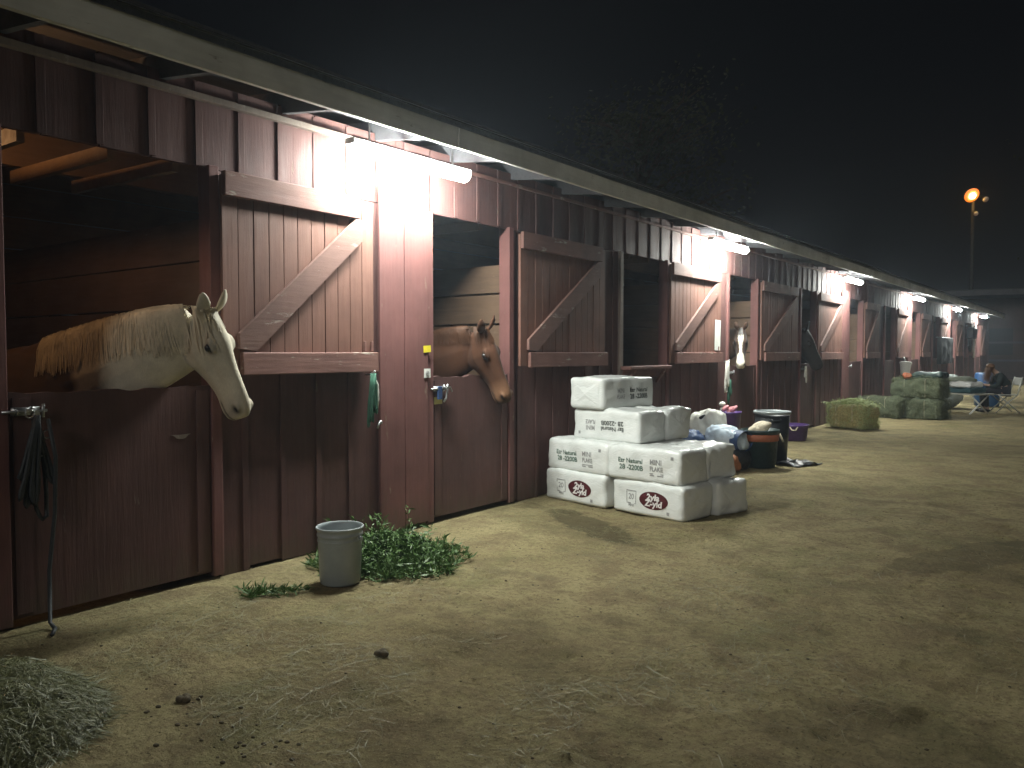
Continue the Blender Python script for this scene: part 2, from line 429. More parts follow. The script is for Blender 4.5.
BU = thing('bare_bulb', 'warm bare bulb hanging inside the barn left of the nearest stall', 'light', (-.85, 1.55, 2.70))
b = MB(); b.sphere((0, 0, 0), .04, 12, 8); b.build('bulb', emit('warm_bulb', (1.0, .54, .23), 240), BU, True)
b = MB(); b.tube([(0, 0, .035), (0, 0, .09)], .022, 10); b.build('socket', M['soffit'], BU, True)
b = MB(); b.tube([(0, 0, .09), (0, 0, .52)], .005, 6); b.build('cord', M['soffit'], BU, True)

# ------------------------------------------------------------------ horses
def coat_mat(name, rough=.75):
    m, nt, N, L, bs = newmat(name)
    at = N.new('ShaderNodeAttribute'); at.attribute_name = 'coat'
    v = mapped(N, L, (1, 1, 1), 'obj')
    t = nnode(N, L, v, 6, 7, .65)
    c = mix(N, L, 1.0, at.outputs['Color'], ramp(N, L, t, .3, .7, (.82, .80, .78, 1), (1.1, 1.08, 1.05, 1)), 'MULTIPLY')
    hr = nnode(N, L, mapped(N, L, (60, 60, 14), 'obj'), 4, 5, .7)
    c = mix(N, L, 1.0, c, ramp(N, L, hr, .3, .7, (.86, .86, .86, 1), (1.08, 1.08, 1.08, 1)), 'MULTIPLY')
    L.new(c, bs.inputs['Base Color']); bs.inputs['Roughness'].default_value = rough; bs.inputs['Specular IOR Level'].default_value = .22
    bs.inputs['Sheen Weight'].default_value = .05
    bump(N, L, bs, hr, .25, .004)
    return m
M['coat'] = coat_mat('horse_coat')
M['eye'] = plain('dark_eye', (.012, .009, .008), .3, .1, 10, 0, 0)

HEAD = [  # t, top, bottom, half width, width of lower half
    (-.035, -.035, -.12, .045, .9), (.0, -.004, -.17, .068, .95), (.06, .010, -.235, .088, .92), (.12, .018, -.285, .102, .86), (.18, .020, -.308, .108, .80),
    (.235, .013, -.296, .100, .78), (.29, .005, -.264, .086, .76), (.35, .000, -.232, .075, .76), (.41, -.001, -.208, .068, .80),
    (.46, -.002, -.196, .067, .86), (.51, -.005, -.193, .071, .92), (.55, -.012, -.190, .072, .92), (.59, -.028, -.178, .063, .9), (.615, -.054, -.148, .038, .9)]

def horse(name, label, W, f2, P, d, n, coat, markings, mane_col, mane_side, voxel=.011, hs=1.0, mane_n=420, ear_back=0.0, maneLen=.26, body2=None):
    W = V(W); P = V(P); d = V(d).normalized(); n = V(n); n = (n - d * n.dot(d)).normalized(); l = n.cross(d).normalized()
    f = V((f2[0], f2[1], 0)).normalized(); s = V((f.y, -f.x, 0)); up = V((0, 0, 1))   # s = the horse's right
    O = V((W.x, W.y, 0)); k = W.z / 1.5
    T = thing(name, label, 'horse', O)
    mb = MB()
    # trunk
    TR = [(.43, 1.03, .09, .12), (.36, 1.05, .16, .21), (.25, 1.08, .21, .30), (.08, 1.12, .235, .355), (-.12, 1.125, .255, .365), (-.45, 1.10, .285, .345), (-.8, 1.11, .285, .325), (-1.1, 1.15, .27, .31), (-1.32, 1.13, .22, .26), (-1.46, 1.09, .12, .16)]
    rings = []
    for x, zc, hw, hh in TR:
        rings.append([f * (x * k) + up * ((zc + hh * math.sin(a)) * k) + s * (hw * math.cos(a) * (1 - .25 * max(0, math.sin(a))) * k) for a in [2 * math.pi * i / 24 for i in range(24)]])
    mb.loft(rings)
    # legs
    def leg(pts):
        mb.tube([f * (x * k) + s * (y * k) + up * (z * k) for x, y, z, r in pts], [r * k for *_, r in pts], 12)
    for sg in (-1, 1):
        leg([(.14, .13 * sg, 1.0, .13), (.15, .14 * sg, .80, .085), (.14, .14 * sg, .52, .052), (.14, .14 * sg, .46, .050), (.13, .14 * sg, .24, .034), (.14, .14 * sg, .14, .045), (.17, .14 * sg, .06, .050), (.19, .14 * sg, .0, .062)])
        leg([(-1.12, .13 * sg, 1.1, .20), (-1.08, .14 * sg, .88, .13), (-1.14, .14 * sg, .70, .085), (-1.27, .14 * sg, .54, .055), (-1.27, .14 * sg, .46, .05), (-1.24, .14 * sg, .25, .037), (-1.22, .14 * sg, .14, .046), (-1.19, .14 * sg, .06, .052), (-1.17, .14 * sg, .0, .064)])
    # neck: quadratic path from the shoulder to behind the poll
    A = f * (.10 * k) + up * (1.16 * k)
    C = (P - O) + (d * .065 - n * .165) * hs
    B = A.lerp(C, .5) + up * .06 + f * .05
    nk = []
    for i in range(11):
        u = i / 10
        c = A * (1 - u) ** 2 + B * 2 * u * (1 - u) + C * u * u
        tn = ((B - A) * (1 - u) + (C - B) * u).normalized()
        q = (up - tn * up.dot(tn)).normalized()
        if u > .6: q = q.lerp((n - tn * n.dot(tn)).normalized(), (u - .6) * 1.0).normalized()
        sd = tn.cross(q)
        hh = (.36 * (1 - u) ** 1.1 + .172 * hs * (1 - (1 - u) ** 1.3)) * k; hw = (.17 * (1 - u) + .068 * u) * k
        nk.append((c, q, sd, hh, hw, tn))
    mb.loft([[c + q * (hh * math.sin(a)) + sd * (hw * math.cos(a) * (1 - .42 * max(0, math.sin(a)))) for a in [2 * math.pi * i / 20 for i in range(20)]] for c, q, sd, hh, hw, tn in nk])
    # head
    p0 = P - O
    H = lambda t, a, b: p0 + (d * t + n * a + l * b) * hs
    rings = []
    for t, top, bot, hw, lw in HEAD:
        ring = []
        mid = (top * .45 + bot * .55)
        for i in range(22):
            a = 2 * math.pi * i / 22; ca, sa = math.cos(a), math.sin(a)
            ex = .82
            yy = abs(ca) ** ex * (1 if ca > 0 else -1); zz = abs(sa) ** ex * (1 if sa > 0 else -1)
            wd = hw * (1 if zz > 0 else 1 + (lw - 1) * -zz) * (1 - .32 * max(0, zz))
            ring.append(H(t, mid + (top - mid) * zz if zz > 0 else mid + (mid - bot) * zz, yy * wd))
        rings.append(ring)
    mb.loft(rings)
    for sg in (-1, 1):
        mb.ell(H(.183, -.030, .068 * sg), [d * .050 * hs, n * .020 * hs, l * .025 * hs])           # brow and lid
        mb.ell(H(.552, -.056, .053 * sg), [d * .034 * hs, n * .026 * hs, l * .020 * hs])           # nostril wing
        mb.ell(H(.18, -.20, .060 * sg), [d * .10 * hs, n * .080 * hs, l * .042 * hs])             # cheek
    mb.ell(H(.02, -.055, 0), [d * .07 * hs, n * .06 * hs, l * .062 * hs])
    mb.ell(H(.548, -.172, 0), [d * .035 * hs, n * .022 * hs, l * .036 * hs])                      # chin
    # ears: tapered cupped leaves
    for sg in (-1, 1):
        e0 = H(-.005, -.012, .052 * sg); ax = (n * .62 - d * (.72 - ear_back) + l * (.22 * sg)).normalized()
        fw = (n * .6 + d * .6 + l * (.35 * sg)); fw = (fw - ax * fw.dot(ax)).normalized(); sd = ax.cross(fw)
        rings = []
        for u, w in ((0, .034), (.025, .042), (.055, .047), (.088, .039), (.115, .023), (.134, .005)):
            rings.append([e0 + ax * u * hs + sd * (w * math.cos(a)) + fw * (w * .42 * math.sin(a) + .010 * math.sin(u / .138 * 3)) for a in [2 * math.pi * i / 10 for i in range(10)]])
        mb.loft(rings)
    tmp = mb.build('tmp', None)
    rm = tmp.modifiers.new('r', 'REMESH'); rm.mode = 'VOXEL'; rm.voxel_size = voxel
    sm = tmp.modifiers.new('s', 'SMOOTH'); sm.factor = .5; sm.iterations = max(2, int(.05 / voxel))
    dg = bpy.context.evaluated_depsgraph_get()
    me = bpy.data.meshes.new_from_object(tmp.evaluated_get(dg)); me.name = 'body'
    bpy.data.objects.remove(tmp)
    # dents: nostrils, mouth; markings
    at = me.attributes.new('coat', 'FLOAT_COLOR', 'POINT')
    for v in me.vertices:
        q = v.co - p0; t, a, b = q.dot(d) / hs, q.dot(n) / hs, q.dot(l) / hs
        col = V(coat)
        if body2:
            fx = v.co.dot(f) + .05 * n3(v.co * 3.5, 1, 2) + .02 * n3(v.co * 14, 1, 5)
            col = col.lerp(V(body2), max(0, min(1, (.40 - fx) / .05)))  # second, darker colour from mid-neck back, blended over a noisy edge
        near = q.length < .75 * hs
        if near:
            col = markings(t, a, b, col)
            for sg in (-1, 1):
                e = V(((t - .562) / .030, (a + .060) / .021, (b - .066 * sg) / .034)).length_squared
                if e < 6:
                    w = math.exp(-e * 1.1); v.co -= l * (sg * .018 * w); col = col.lerp(V((.012, .009, .008)), min(1, w * 1.15))
                e = V(((t - .30 - .0) / .11, (a + .085) / .02, (b - .065 * sg) / .035)).length_squared
                if e < 6: v.co -= l * (sg * .006 * math.exp(-e))                     # hollow under the cheekbone
            if t > .47 and a < -.085:
                mw = math.exp(-((a + .138 + (t - .54) * -.12) / .009) ** 2) * min(1, max(0, (t - .47) / .03))
                col = col.lerp(V((.02, .014, .012)), .9 * mw)
                v.co += (d * -.006 - l * (.006 if b > 0 else -.006)) * mw
            for sg in (-1, 1):
                e = V(((t - .190) / .034, (a + .047) / .026, (b - .09 * sg) / .04)).length_squared
                if e < 5: col = col.lerp(V((.03, .022, .018)), min(.9, 1.1 * math.exp(-e * .9)))
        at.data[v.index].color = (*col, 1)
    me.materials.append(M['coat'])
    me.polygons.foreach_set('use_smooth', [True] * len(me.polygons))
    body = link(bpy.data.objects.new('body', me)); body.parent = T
    for sg in (-1, 1):
        e = MB(); e.ell(H(.190, -.047, .0850 * sg), [d * .024 * hs, n * .019 * hs, l * .0185 * hs], 14, 10); e.build('eye', M['eye'], T, True)
    # mane and forelock hugging the body
    bvh = BVHTree.FromPolygons([v.co for v in me.vertices], [p.vertices for p in me.polygons])
    mm = plain(name + '_hair', mane_col, .5, .22, 7, 0, .1)
    hb = MB(); rnd = random.Random(3); c0, q0, h0 = nk[10][0], nk[10][1], nk[10][3]
    for i in range(mane_n):
        u = rnd.uniform(.12, 1.0); x = u * 10; i0 = min(9, int(x)); fr = x - i0
        c = nk[i0][0].lerp(nk[i0 + 1][0], fr); q = nk[i0][1].lerp(nk[i0 + 1][1], fr); hh = nk[i0][3] * (1 - fr) + nk[i0 + 1][3] * fr; tn = nk[i0][5]
        sd = tn.cross(q).normalized() * mane_side
        p = c + q * (hh + .012) + sd * rnd.uniform(-.014, .012)
        if i % 6 == 0: p = p.lerp(H(-.02, .012, 0), rnd.random()) if u > .85 else (c0 + q0 * (h0 + .012)).lerp(H(-.015, .014, 0), rnd.random()) if i % 12 == 0 else p
        ln = rnd.uniform(.45, 1.0) * maneLen; pts = [p]; st = ln / 7
        sway = tn * (.30 * n3((u * 9, 1, 2)) + rnd.uniform(-.12, .12)); lay = rnd.random()
        for j in range(7):
            dr = (sd * max(0, .9 - j * .22) + q * (.15 - .2 * j) + V((0, 0, -1)) * (.1 + .14 * j) + sway * .5).normalized()
            p = p + dr * st
            hit = bvh.find_nearest(p)
            if hit[0] is not None:
                nrm = hit[1]; h = (p - hit[0]).dot(nrm)
                if h < .007: p = hit[0] + nrm * (.007 + .007 * lay)
                elif h > .022: p = hit[0] + nrm * (.014 + .007 * lay)
            pts.append(p)
        hb.ribbon(pts, rnd.uniform(.004, .010), tn)
    hb.build('mane', mm, T, True, fix=False)
    hb = MB()
    for i in range(46):
        p = H(-.01 + rnd.uniform(-.01, .01), .0, rnd.uniform(-.025, .025)); pts = [p]; side = rnd.uniform(-.03, .03)
        for j in range(6):
            p = p + (d + l * side * 4).normalized() * rnd.uniform(.015, .03)
            hit = bvh.find_nearest(p); pp = hit[0] + hit[1] * (.006 + .002 * rnd.random()) if hit[0] is not None else p
            p = pp; pts.append(pp)
        hb.ribbon(pts, .007, l)
    hb.build('forelock', mm, T, True, fix=False)
    tb = MB()
    for i in range(60):
        p = f * (-1.47 * k) + up * (1.2 * k) + s * rnd.uniform(-.03, .03); q = f * rnd.uniform(-.14, -.06) + s * rnd.uniform(-.06, .06)
        tb.ribbon([p, p + q * .6 - up * .12, p + q - up * .4, p + q * 1.1 - up * rnd.uniform(.6, .8)], .016, s)
    tb.build('tail', mm, T, True, fix=False)
    return T

def camdir(p):
    v = V((CX, 0, CH)) - V(p); v.z = 0; return v.normalized()
RT = V((math.cos(YAW), math.sin(YAW), 0)); UP = V((0, 0, 1))
def head_axes(P, a_right, a_up, turn):
    """head axis seen leaning by (right, up) and turned towards the viewer by an angle"""
    back = V((math.sin(YAW), -math.cos(YAW), 0))
    d = (RT * a_right + UP * a_up).normalized()
    n0 = (RT * -a_up + UP * a_right); n0 = (n0 - d * n0.dot(d)).normalized()
    return d, n0 * math.cos(turn) + back * math.sin(turn)

def mk_cream(t, a, b, c):
    pink = max(0, min(1, (t - .45) / .12)) * (.5 + .5 * n3((t * 20, a * 20, b * 20)))
    return c.lerp(V((.30, .23, .19)), .75 * pink)
d1, n1 = head_axes(None, .36, -.93, R(30))
horse('cream_horse', 'cream horse with pale mane, darker brown from mid-neck back, leaning its head over the nearest half door', (-.76, 2.22, 1.5), (.97, .2), (.335, 2.722, 1.69), d1, n1,
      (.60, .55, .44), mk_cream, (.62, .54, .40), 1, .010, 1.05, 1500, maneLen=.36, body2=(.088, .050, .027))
def mk_sorrel(t, a, b, c):
    m = max(0, min(1, (t - .40) / .14))
    c = c.lerp(V((.26, .14, .08)), .7 * m)
    if t > .56: c = c.lerp(V((.07, .045, .035)), min(1, (t - .56) / .03) * .85)
    return c
d2, n2 = head_axes(None, .37, -.93, R(44))
horse('chestnut_horse', 'chestnut horse with a reddish mane looking out above the white bale stack', (-.9, 5.28, 1.47), (.98, .2), (.15, 5.53, 1.64), d2, n2,
      (.072, .030, .015), mk_sorrel, (.062, .026, .012), 1, .011, 1.08, 900, maneLen=.2)
def mk_blaze(t, a, b, c):
    w = .030 + .012 * math.sin(t * 14) + (.022 if t > .40 else 0) + .004 * n3((t * 40, b * 40, 1))
    if abs(b) < w and t > .10 and a > -.11: return V((.72, .68, .58))
    return c
d3 = V((.16, -.42, -.90)); n3v = V((.35, -.93, .05))
horse('bay_horse', 'dark bay horse with a broad white blaze facing along the aisle', (-1.0, 11.95, 1.53), (.98, -.1), (.08, 11.78, 1.80), d3, n3v,
      (.055, .030, .020), mk_blaze, (.02, .015, .012), 1, .014, mane_n=160)
def black_face_light(t, a, b, c):
    if abs(b - .01) < .018 and .12 < t < .5 and a > -.08: return V((.4, .37, .33))  # pale stripe painted in for lamplight on the black face
    return c
d4, n4 = head_axes(None, .45, -.9, R(30))
horse('black_horse', 'black horse with pricked ears standing at the fifth half door', (-.7, 15.2, 1.53), (.98, .05), (.06, 15.16, 1.86), d4, n4,
      (.020, .016, .014), black_face_light, (.015, .012, .011), 1, .016, 1.25, mane_n=120)

# ------------------------------------------------------------------ shavings bales
def wrap_mat():
    m, nt, N, L, bs = newmat('plastic_wrap')
    v = mapped(N, L, (1, 1, 1), 'obj')
    c = mix(N, L, ramp(N, L, nnode(N, L, v, 4, 7), .35, .72), (.66, .68, .66), (.76, .77, .75))
    c = mix(N, L, ramp(N, L, nnode(N, L, v, 11, 9, .75), .62, .72, (0, 0, 0, 1), (.5, .5, .5, 1)), c, (.46, .43, .34))
    L.new(c, bs.inputs['Base Color']); bs.inputs['Roughness'].default_value = .27
    w = N.new('ShaderNodeTexNoise'); w.inputs['Scale'].default_value = 4.5; w.inputs['Detail'].default_value = 3.5; w.inputs['Distortion'].default_value = 3.2
    L.new(mapped(N, L, (1, 1, 2.2), 'obj'), w.inputs['Vector'])
    rg = N.new('ShaderNodeMath'); rg.operation = 'SUBTRACT'; L.new(w.outputs['Fac'], rg.inputs[0]); rg.inputs[1].default_value = .5
    ab = N.new('ShaderNodeMath'); ab.operation = 'ABSOLUTE'; L.new(rg.outputs[0], ab.inputs[0])
    pw = N.new('ShaderNodeMath'); pw.operation = 'POWER'; L.new(ab.outputs[0], pw.inputs[0]); pw.inputs[1].default_value = .5
    bump(N, L, bs, pw.outputs[0], .2, .02)
    return m
M['wrap'] = wrap_mat()
M['ink'] = plain('dark_ink', (.075, .085, .08), .5, .3, 40, 0, 0)
M['inkgreen'] = plain('green_ink', (.08, .14, .11), .5, .3, 40, 0, 0)
M['inkgray'] = plain('gray_ink', (.28, .28, .28), .5, .4, 40, 0, 0)
M['maroon'] = plain('maroon_ink', (.07, .012, .016), .45, .2, 20, 0, 0)
M['inkwhite'] = plain('white_ink', (.7, .68, .67), .5, .1, 20, 0, 0)

BL, BD, BH = .80, .42, .30
def bale_mesh(L, D, H, seed, soft=.018, rad=.036):
    nx, ny_, nz = 26, 18, 12
    bm = bmesh.new(); rnd = random.Random(seed); idx = {}
    def vert(i, j, k):
        key = (i, j, k)
        if key not in idx:
            p = V(((i / nx - .5) * L, (j / ny_ - .5) * D, (k / nz) * H))
            c = V((max(-L / 2 + rad, min(L / 2 - rad, p.x)), max(-D / 2 + rad, min(D / 2 - rad, p.y)), max(rad, min(H - rad, p.z))))
            q = p - c
            if q.length > 1e-6: p = c + q.normalized() * rad
            out = V((p.x / L, p.y / D, (p.z - H / 2) / H)).normalized()
            bul = (1 - (2 * p.x / L) ** 2) * .006 + (1 - (2 * p.y / D) ** 2) * .006
            e = soft * n3(p * 4, 1, seed * 3.1) + soft * .55 * n3(p * 11, 1, seed) + soft * .25 * n3(p * 26, 1, seed)
            o = out * (e + bul)
            if p.z < .03: o.z = max(o.z, 0) * 0
            idx[key] = bm.verts.new(p + o)
        return idx[key]
    def quad(a, b, c, d): bm.faces.new([vert(*a), vert(*b), vert(*c), vert(*d)])
    for i in range(nx):
        for j in range(ny_):
            quad((i, j, 0), (i, j + 1, 0), (i + 1, j + 1, 0), (i + 1, j, 0)); quad((i, j, nz), (i + 1, j, nz), (i + 1, j + 1, nz), (i, j + 1, nz))
    for i in range(nx):
        for k in range(nz):
            quad((i, 0, k), (i + 1, 0, k), (i + 1, 0, k + 1), (i, 0, k + 1)); quad((i, ny_, k), (i, ny_, k + 1), (i + 1, ny_, k + 1), (i + 1, ny_, k))
    for j in range(ny_):
        for k in range(nz):
            quad((0, j, k), (0, j, k + 1), (0, j + 1, k + 1), (0, j + 1, k)); quad((nx, j, k), (nx, j + 1, k), (nx, j + 1, k + 1), (nx, j, k + 1))
    me = bpy.data.meshes.new('wrapper'); bm.to_mesh(me); bm.free()
    me.polygons.foreach_set('use_smooth', [True] * len(me.polygons)); return me

def text_geo(body, size, bold=0.0, shear=0.0, sx=1.0):
    cu = bpy.data.curves.new('t', 'FONT'); cu.body = body; cu.size = size; cu.align_x = 'CENTER'; cu.align_y = 'CENTER'; cu.offset = bold; cu.shear = shear
    cu.resolution_u = 3; cu.space_character = 1.0
    o = link(bpy.data.objects.new('t', cu)); dg = bpy.context.evaluated_depsgraph_get()
    me = bpy.data.meshes.new_from_object(o.evaluated_get(dg))
    vs = [(v.co.x * sx, v.co.y) for v in me.vertices]; fs = [tuple(p.vertices) for p in me.polygons]
    bpy.data.objects.remove(o); return vs, fs

def decal(name, geo, m, parent, wrapper_me, cx, cz, lift, flip=False):
    """prints flat 2-D geometry onto the front (-y) face of a wrapper"""
    bvh = BVHTree.FromPolygons([v.co for v in wrapper_me.vertices], [p.vertices for p in wrapper_me.polygons])
    vs, fs = geo; out = []
    for x, z in vs:
        if flip: x, z = -x, -z
        h = bvh.ray_cast(V((cx + x, -3, cz + z)), V((0, 1, 0)))
        y = h[0].y - lift if h[0] is not None else -BD / 2
        out.append((cx + x, y, cz + z))
    return MB().add(out, fs).build(name, m, parent, False, fix=False)

def disc2(rx, rz, n=40, r0=0.0):
    vs = []; fs = []
    for i in range(n):
        a = 2 * math.pi * i / n; vs += [(rx * math.cos(a), rz * math.sin(a))]
    rings = 6
    for j in range(1, rings):
        k = 1 - j / rings
        for i in range(n):
            a = 2 * math.pi * i / n; vs.append((rx * k * math.cos(a), rz * k * math.sin(a)))
        for i in range(n):
            fs.append(((j - 1) * n + i, (j - 1) * n + (i + 1) % n, j * n + (i + 1) % n, j * n + i))
    vs.append((0, 0)); c = len(vs) - 1
    for i in range(n): fs.append(((rings - 1) * n + i, (rings - 1) * n + (i + 1) % n, c))
    return vs, fs

def rects(lst):
    vs = []; fs = []
    for x0, x1, z0, z1 in lst:
        n = len(vs); vs += [(x0, z0), (x1, z0), (x1, z1), (x0, z1)]; fs.append((n, n + 1, n + 2, n + 3))
    return vs, fs

def bale(label, loc, rot, seed, kind, tilt=(0, 0)):
    T = thing('shavings_bale', label, 'bale', loc, rot, 'white shavings bales stacked by the wall')
    T.rotation_euler = (tilt[0], tilt[1], rot)
    me = bale_mesh(BL, BD, BH, seed, .018 if kind else .034); me.materials.append(M['wrap'])
    w = link(bpy.data.objects.new('wrapper', me)); w.parent = T
    if kind == 'word':      # green two-line print and a small boxed block
        decal('printed_text', text_geo('Ezr Natural', .058, .0012), M['inkgreen'], w, me, -.13, .178, .003)
        decal('printed_text', text_geo('28 -2200B', .062, .0016), M['inkgreen'], w, me, -.12, .118, .003)
        decal('printed_block', text_geo('MINI', .066, .0012, 0, .9), M['inkgray'], w, me, .145, .185, .003)
        decal('printed_block', text_geo('FLAKE', .058, .0012, 0, .82), M['inkgray'], w, me, .148, .125, .003)
        decal('printed_block', rects([(-.07, .07, -.008, .0), (-.07, -.02, -.024, -.014), (.01, .07, -.024, -.014)]), M['inkgray'], w, me, .148, .088, .003)
        decal('printed_mark', rects([(-.014, .014, -.014, .014)]), M['inkgray'], w, me, .31, .235, .003)
    elif kind == 'oval':
        decal('printed_block', rects([(-.06, .06, .05, .058), (-.06, -.052, -.05, .046), (.052, .06, -.05, .046), (-.06, .06, -.062, -.054)]), M['inkgray'], w, me, -.165, .155, .003)
        decal('printed_block', text_geo('20', .07, .001), M['inkgray'], w, me, -.165, .155, .003)
        decal('printed_block', text_geo('MINI', .034, .001), M['inkgray'], w, me, -.165, .080, .003)
        decal('printed_oval', disc2(.155, .078), M['maroon'], w, me, .085, .150, .003)
        decal('printed_oval_text', text_geo('2yla', .075, .003, .1, 1.15), M['inkwhite'], w, me, .085, .178, .006)
        decal('printed_oval_text', text_geo('Z-yld', .075, .003, .1, 1.15), M['inkwhite'], w, me, .09, .122, .006)
        decal('printed_mark', rects([(-.014, .014, -.014, .014)]), M['inkgray'], w, me, .24, .055, .003)
    elif kind == 'flip':
        decal('printed_text', text_geo('Ezr Natural', .055, .0012), M['ink'], w, me, .09, .125, .003, True)
        decal('printed_text', text_geo('28 -2200B', .060, .0016), M['ink'], w, me, .09, .180, .003, True)
        decal('printed_block', text_geo('MINI', .062, .0012, 0, .9), M['inkgray'], w, me, -.17, .125, .003, True)
        decal('printed_block', text_geo('FLAKE', .055, .0012, 0, .82), M['inkgray'], w, me, -.17, .182, .003, True)
        decal('printed_mark', rects([(-.014, .014, -.014, .014)]), M['inkgray'], w, me, -.31, .07, .003)
    elif kind == 'side':
        decal('printed_text', text_geo('Ezr Natural', .058, .0012), M['ink'], w, me, .14, .178, .003)
        decal('printed_text', text_geo('28 -2200B', .066, .0016), M['ink'], w, me, .14, .115, .003)
        decal('printed_block', text_geo('MINI', .062, .001, 0, .9), M['inkgray'], w, me, -.14, .175, .003)
        decal('printed_block', text_geo('FLAKE', .055, .001, 0, .82), M['inkgray'], w, me, -.14, .118, .003)
    # folded gusset seams on the ends
    for sg in (-1, 1):
        b = MB(); x = sg * (BL / 2 + .012)
        b.add([(x - sg * .012, -BD / 2 + .05, .04), (x - sg * .012, BD / 2 - .05, .04), (x + sg * .004, 0, BH * .48), (x - sg * .012, -BD / 2 + .05, BH - .04), (x - sg * .012, BD / 2 - .05, BH - .04)], [(0, 1, 2), (1, 4, 2), (4, 3, 2), (3, 0, 2)])
        b.build('end_fold', M['wrap'], w, False, fix=False)
    return T
ya = R(-12)
bale('white bale with a maroon oval on the ground nearest the wall', (.52, 6.67, 0), R(-13), 1, 'oval')
bale('white bale with a maroon oval on the ground at the right front of the stack', (1.36, 6.53, 0), R(-12), 2, 'oval')
bale('crumpled white bale on the ground at the back right of the stack', (1.52, 6.98, 0), R(-17), 3, None)
bale('white bale on the ground hidden deepest behind the stack at the wall', (.62, 7.12, 0), R(-12), 9, None)
bale('white bale with green print in the second tier nearest the wall', (.54, 6.68, BH), R(-12), 4, 'word')
bale('white bale with green print in the second tier at the right front', (1.31, 6.54, BH), R(-9), 5, 'word')
bale('crumpled white bale in the second tier at the back right', (1.40, 6.98, BH), R(-15), 6, None)
bale('white bale of the second tier peeping out behind the green printed ones', (.60, 7.12, BH), R(-11), 10, None)
bale('white bale with upside-down print lying across the third tier', (.77, 6.80, 2 * BH), R(-8), 7, 'flip')
bale('crumpled white bale in the third tier behind the upside-down print', (.84, 7.24, 2 * BH), R(-9), 11, None)
bale('topmost white bale of the stack with dark print on its shaded side', (.60, 6.98, 3 * BH), R(80), 8, 'side')

# ------------------------------------------------------------------ bucket
M['bucket'] = plain('gray_plastic', (.29, .32, .33), .45, .12, 6, 0, .06)
bk = thing('plastic_bucket', 'gray plastic bucket standing on the dirt beside the green alfalfa', 'bucket', (.70, 3.36, gz(.7, 3.36)))
b = MB()
prof = [(.0, .004), (.118, .004), (.124, .012), (.136, .27), (.140, .272), (.140, .284), (.137, .286), (.138, .305), (.143, .307), (.143, .318), (.140, .32), (.141, .345), (.149, .348), (.150, .360), (.146, .364), (.141, .362), (.139, .34), (.128, .03), (.12, .02), (0, .02)]
b.lathe(prof, 40); b.build('pail', M['bucket'], bk, True)
b = MB(); ang = R(200)
for sg in (0, 1):
    a = R(195) + sg * math.pi; b = MB(); b.sphere((.146 * math.cos(a), .146 * math.sin(a), .30), .012, 8, 6); b.build('handle_lug', M['bucket'], bk, True)
b = MB(); pts = []
a0 = R(195)
for i in range(15):
    u = math.pi * i / 14; e1 = V((math.cos(a0), math.sin(a0), 0)); e2 = V((-math.sin(a0), math.cos(a0), 0)) * -1
    pts.append(e1 * (.155 * math.cos(u)) + V((0, 0, .30)) + (e2 * .62 + V((0, 0, -1)) * .78) * (.155 * math.sin(u)) + e2 * (.03 * math.sin(u)))
b.tube(pts, .0028, 6); b.build('wire_handle', M['steel'], bk, True)

# ------------------------------------------------------------------ green alfalfa
def leaf_mat(name, a, b):
    m, nt, N, L, bs = newmat(name)
    oi = nnode(N, L, mapped(N, L), 40, 3)
    L.new(mix(N, L, ramp(N, L, oi, .35, .65), a, b), bs.inputs['Base Color']); bs.inputs['Roughness'].default_value = .55
    return m
M['alfalfa'] = leaf_mat('alfalfa_leaf', (.034, .080, .018), (.105, .19, .045))
M['drygreen'] = leaf_mat('dry_green', (.075, .085, .032), (.19, .19, .08))
M['hay'] = leaf_mat('hay_straw', (.13, .125, .055), (.28, .25, .12))
def sprig(mb, p, d, ln, rnd, w=.016):
    p = V(p); d = V(d).normalized(); n = 6; pts = [p]
    for i in range(n):
        d = (d + V((rnd.uniform(-.25, .25), rnd.uniform(-.25, .25), rnd.uniform(-.3, .05)))).normalized(); p = p + d * ln / n
        if p.z < .012: p.z = .012 + rnd.random() * .01
        pts.append(p)
    mb.ribbon(pts, .005, d.orthogonal())
    for q in pts[1:]:
        for c in range(3):
            e = V((rnd.uniform(-1, 1), rnd.uniform(-1, 1), rnd.uniform(-.3, .9))).normalized(); L_ = rnd.choice((.02, .03, .045, .07)) * rnd.uniform(.8, 1.2)
            sd = e.cross(V((rnd.uniform(-1, 1), rnd.uniform(-1, 1), rnd.uniform(-1, 1)))).normalized() * rnd.uniform(.25, .55) * w
            m1 = q + e * L_ * .5; mb.add([q, m1 + sd, q + e * L_, m1 - sd], [(0, 1, 2, 3)])
rnd = random.Random(11)
al = MB(); ac = V((.62, 3.98, 0))
def in_pile(x, y): return ((x - .58) / .43) ** 2 + ((y - 3.90) / .42) ** 2
for i in range(620):
    while True:
        x, y = rnd.uniform(.1, 1.15), rnd.uniform(3.4, 4.5)
        e = in_pile(x, y)
        if e < 1: break
    hgt = .17 * (1 - e) ** .8 * (1.25 - .5 * (x - .2)) * (1 + .5 * n3((x * 5, y * 5, 2)))
    z = gz(x, y) + .012 + rnd.random() * max(0, hgt)
    a = rnd.uniform(0, 6.28); sprig(al, (x, y, z), (math.cos(a), math.sin(a), rnd.uniform(-.3, .6)), rnd.uniform(.10, .22), rnd)
for i in range(14):
    x, y = rnd.uniform(.12, .5), rnd.uniform(3.75, 4.25); sprig(al, (x, y, .05), (rnd.uniform(-.4, .3), rnd.uniform(-.3, .3), 1.0), rnd.uniform(.18, .27), rnd)
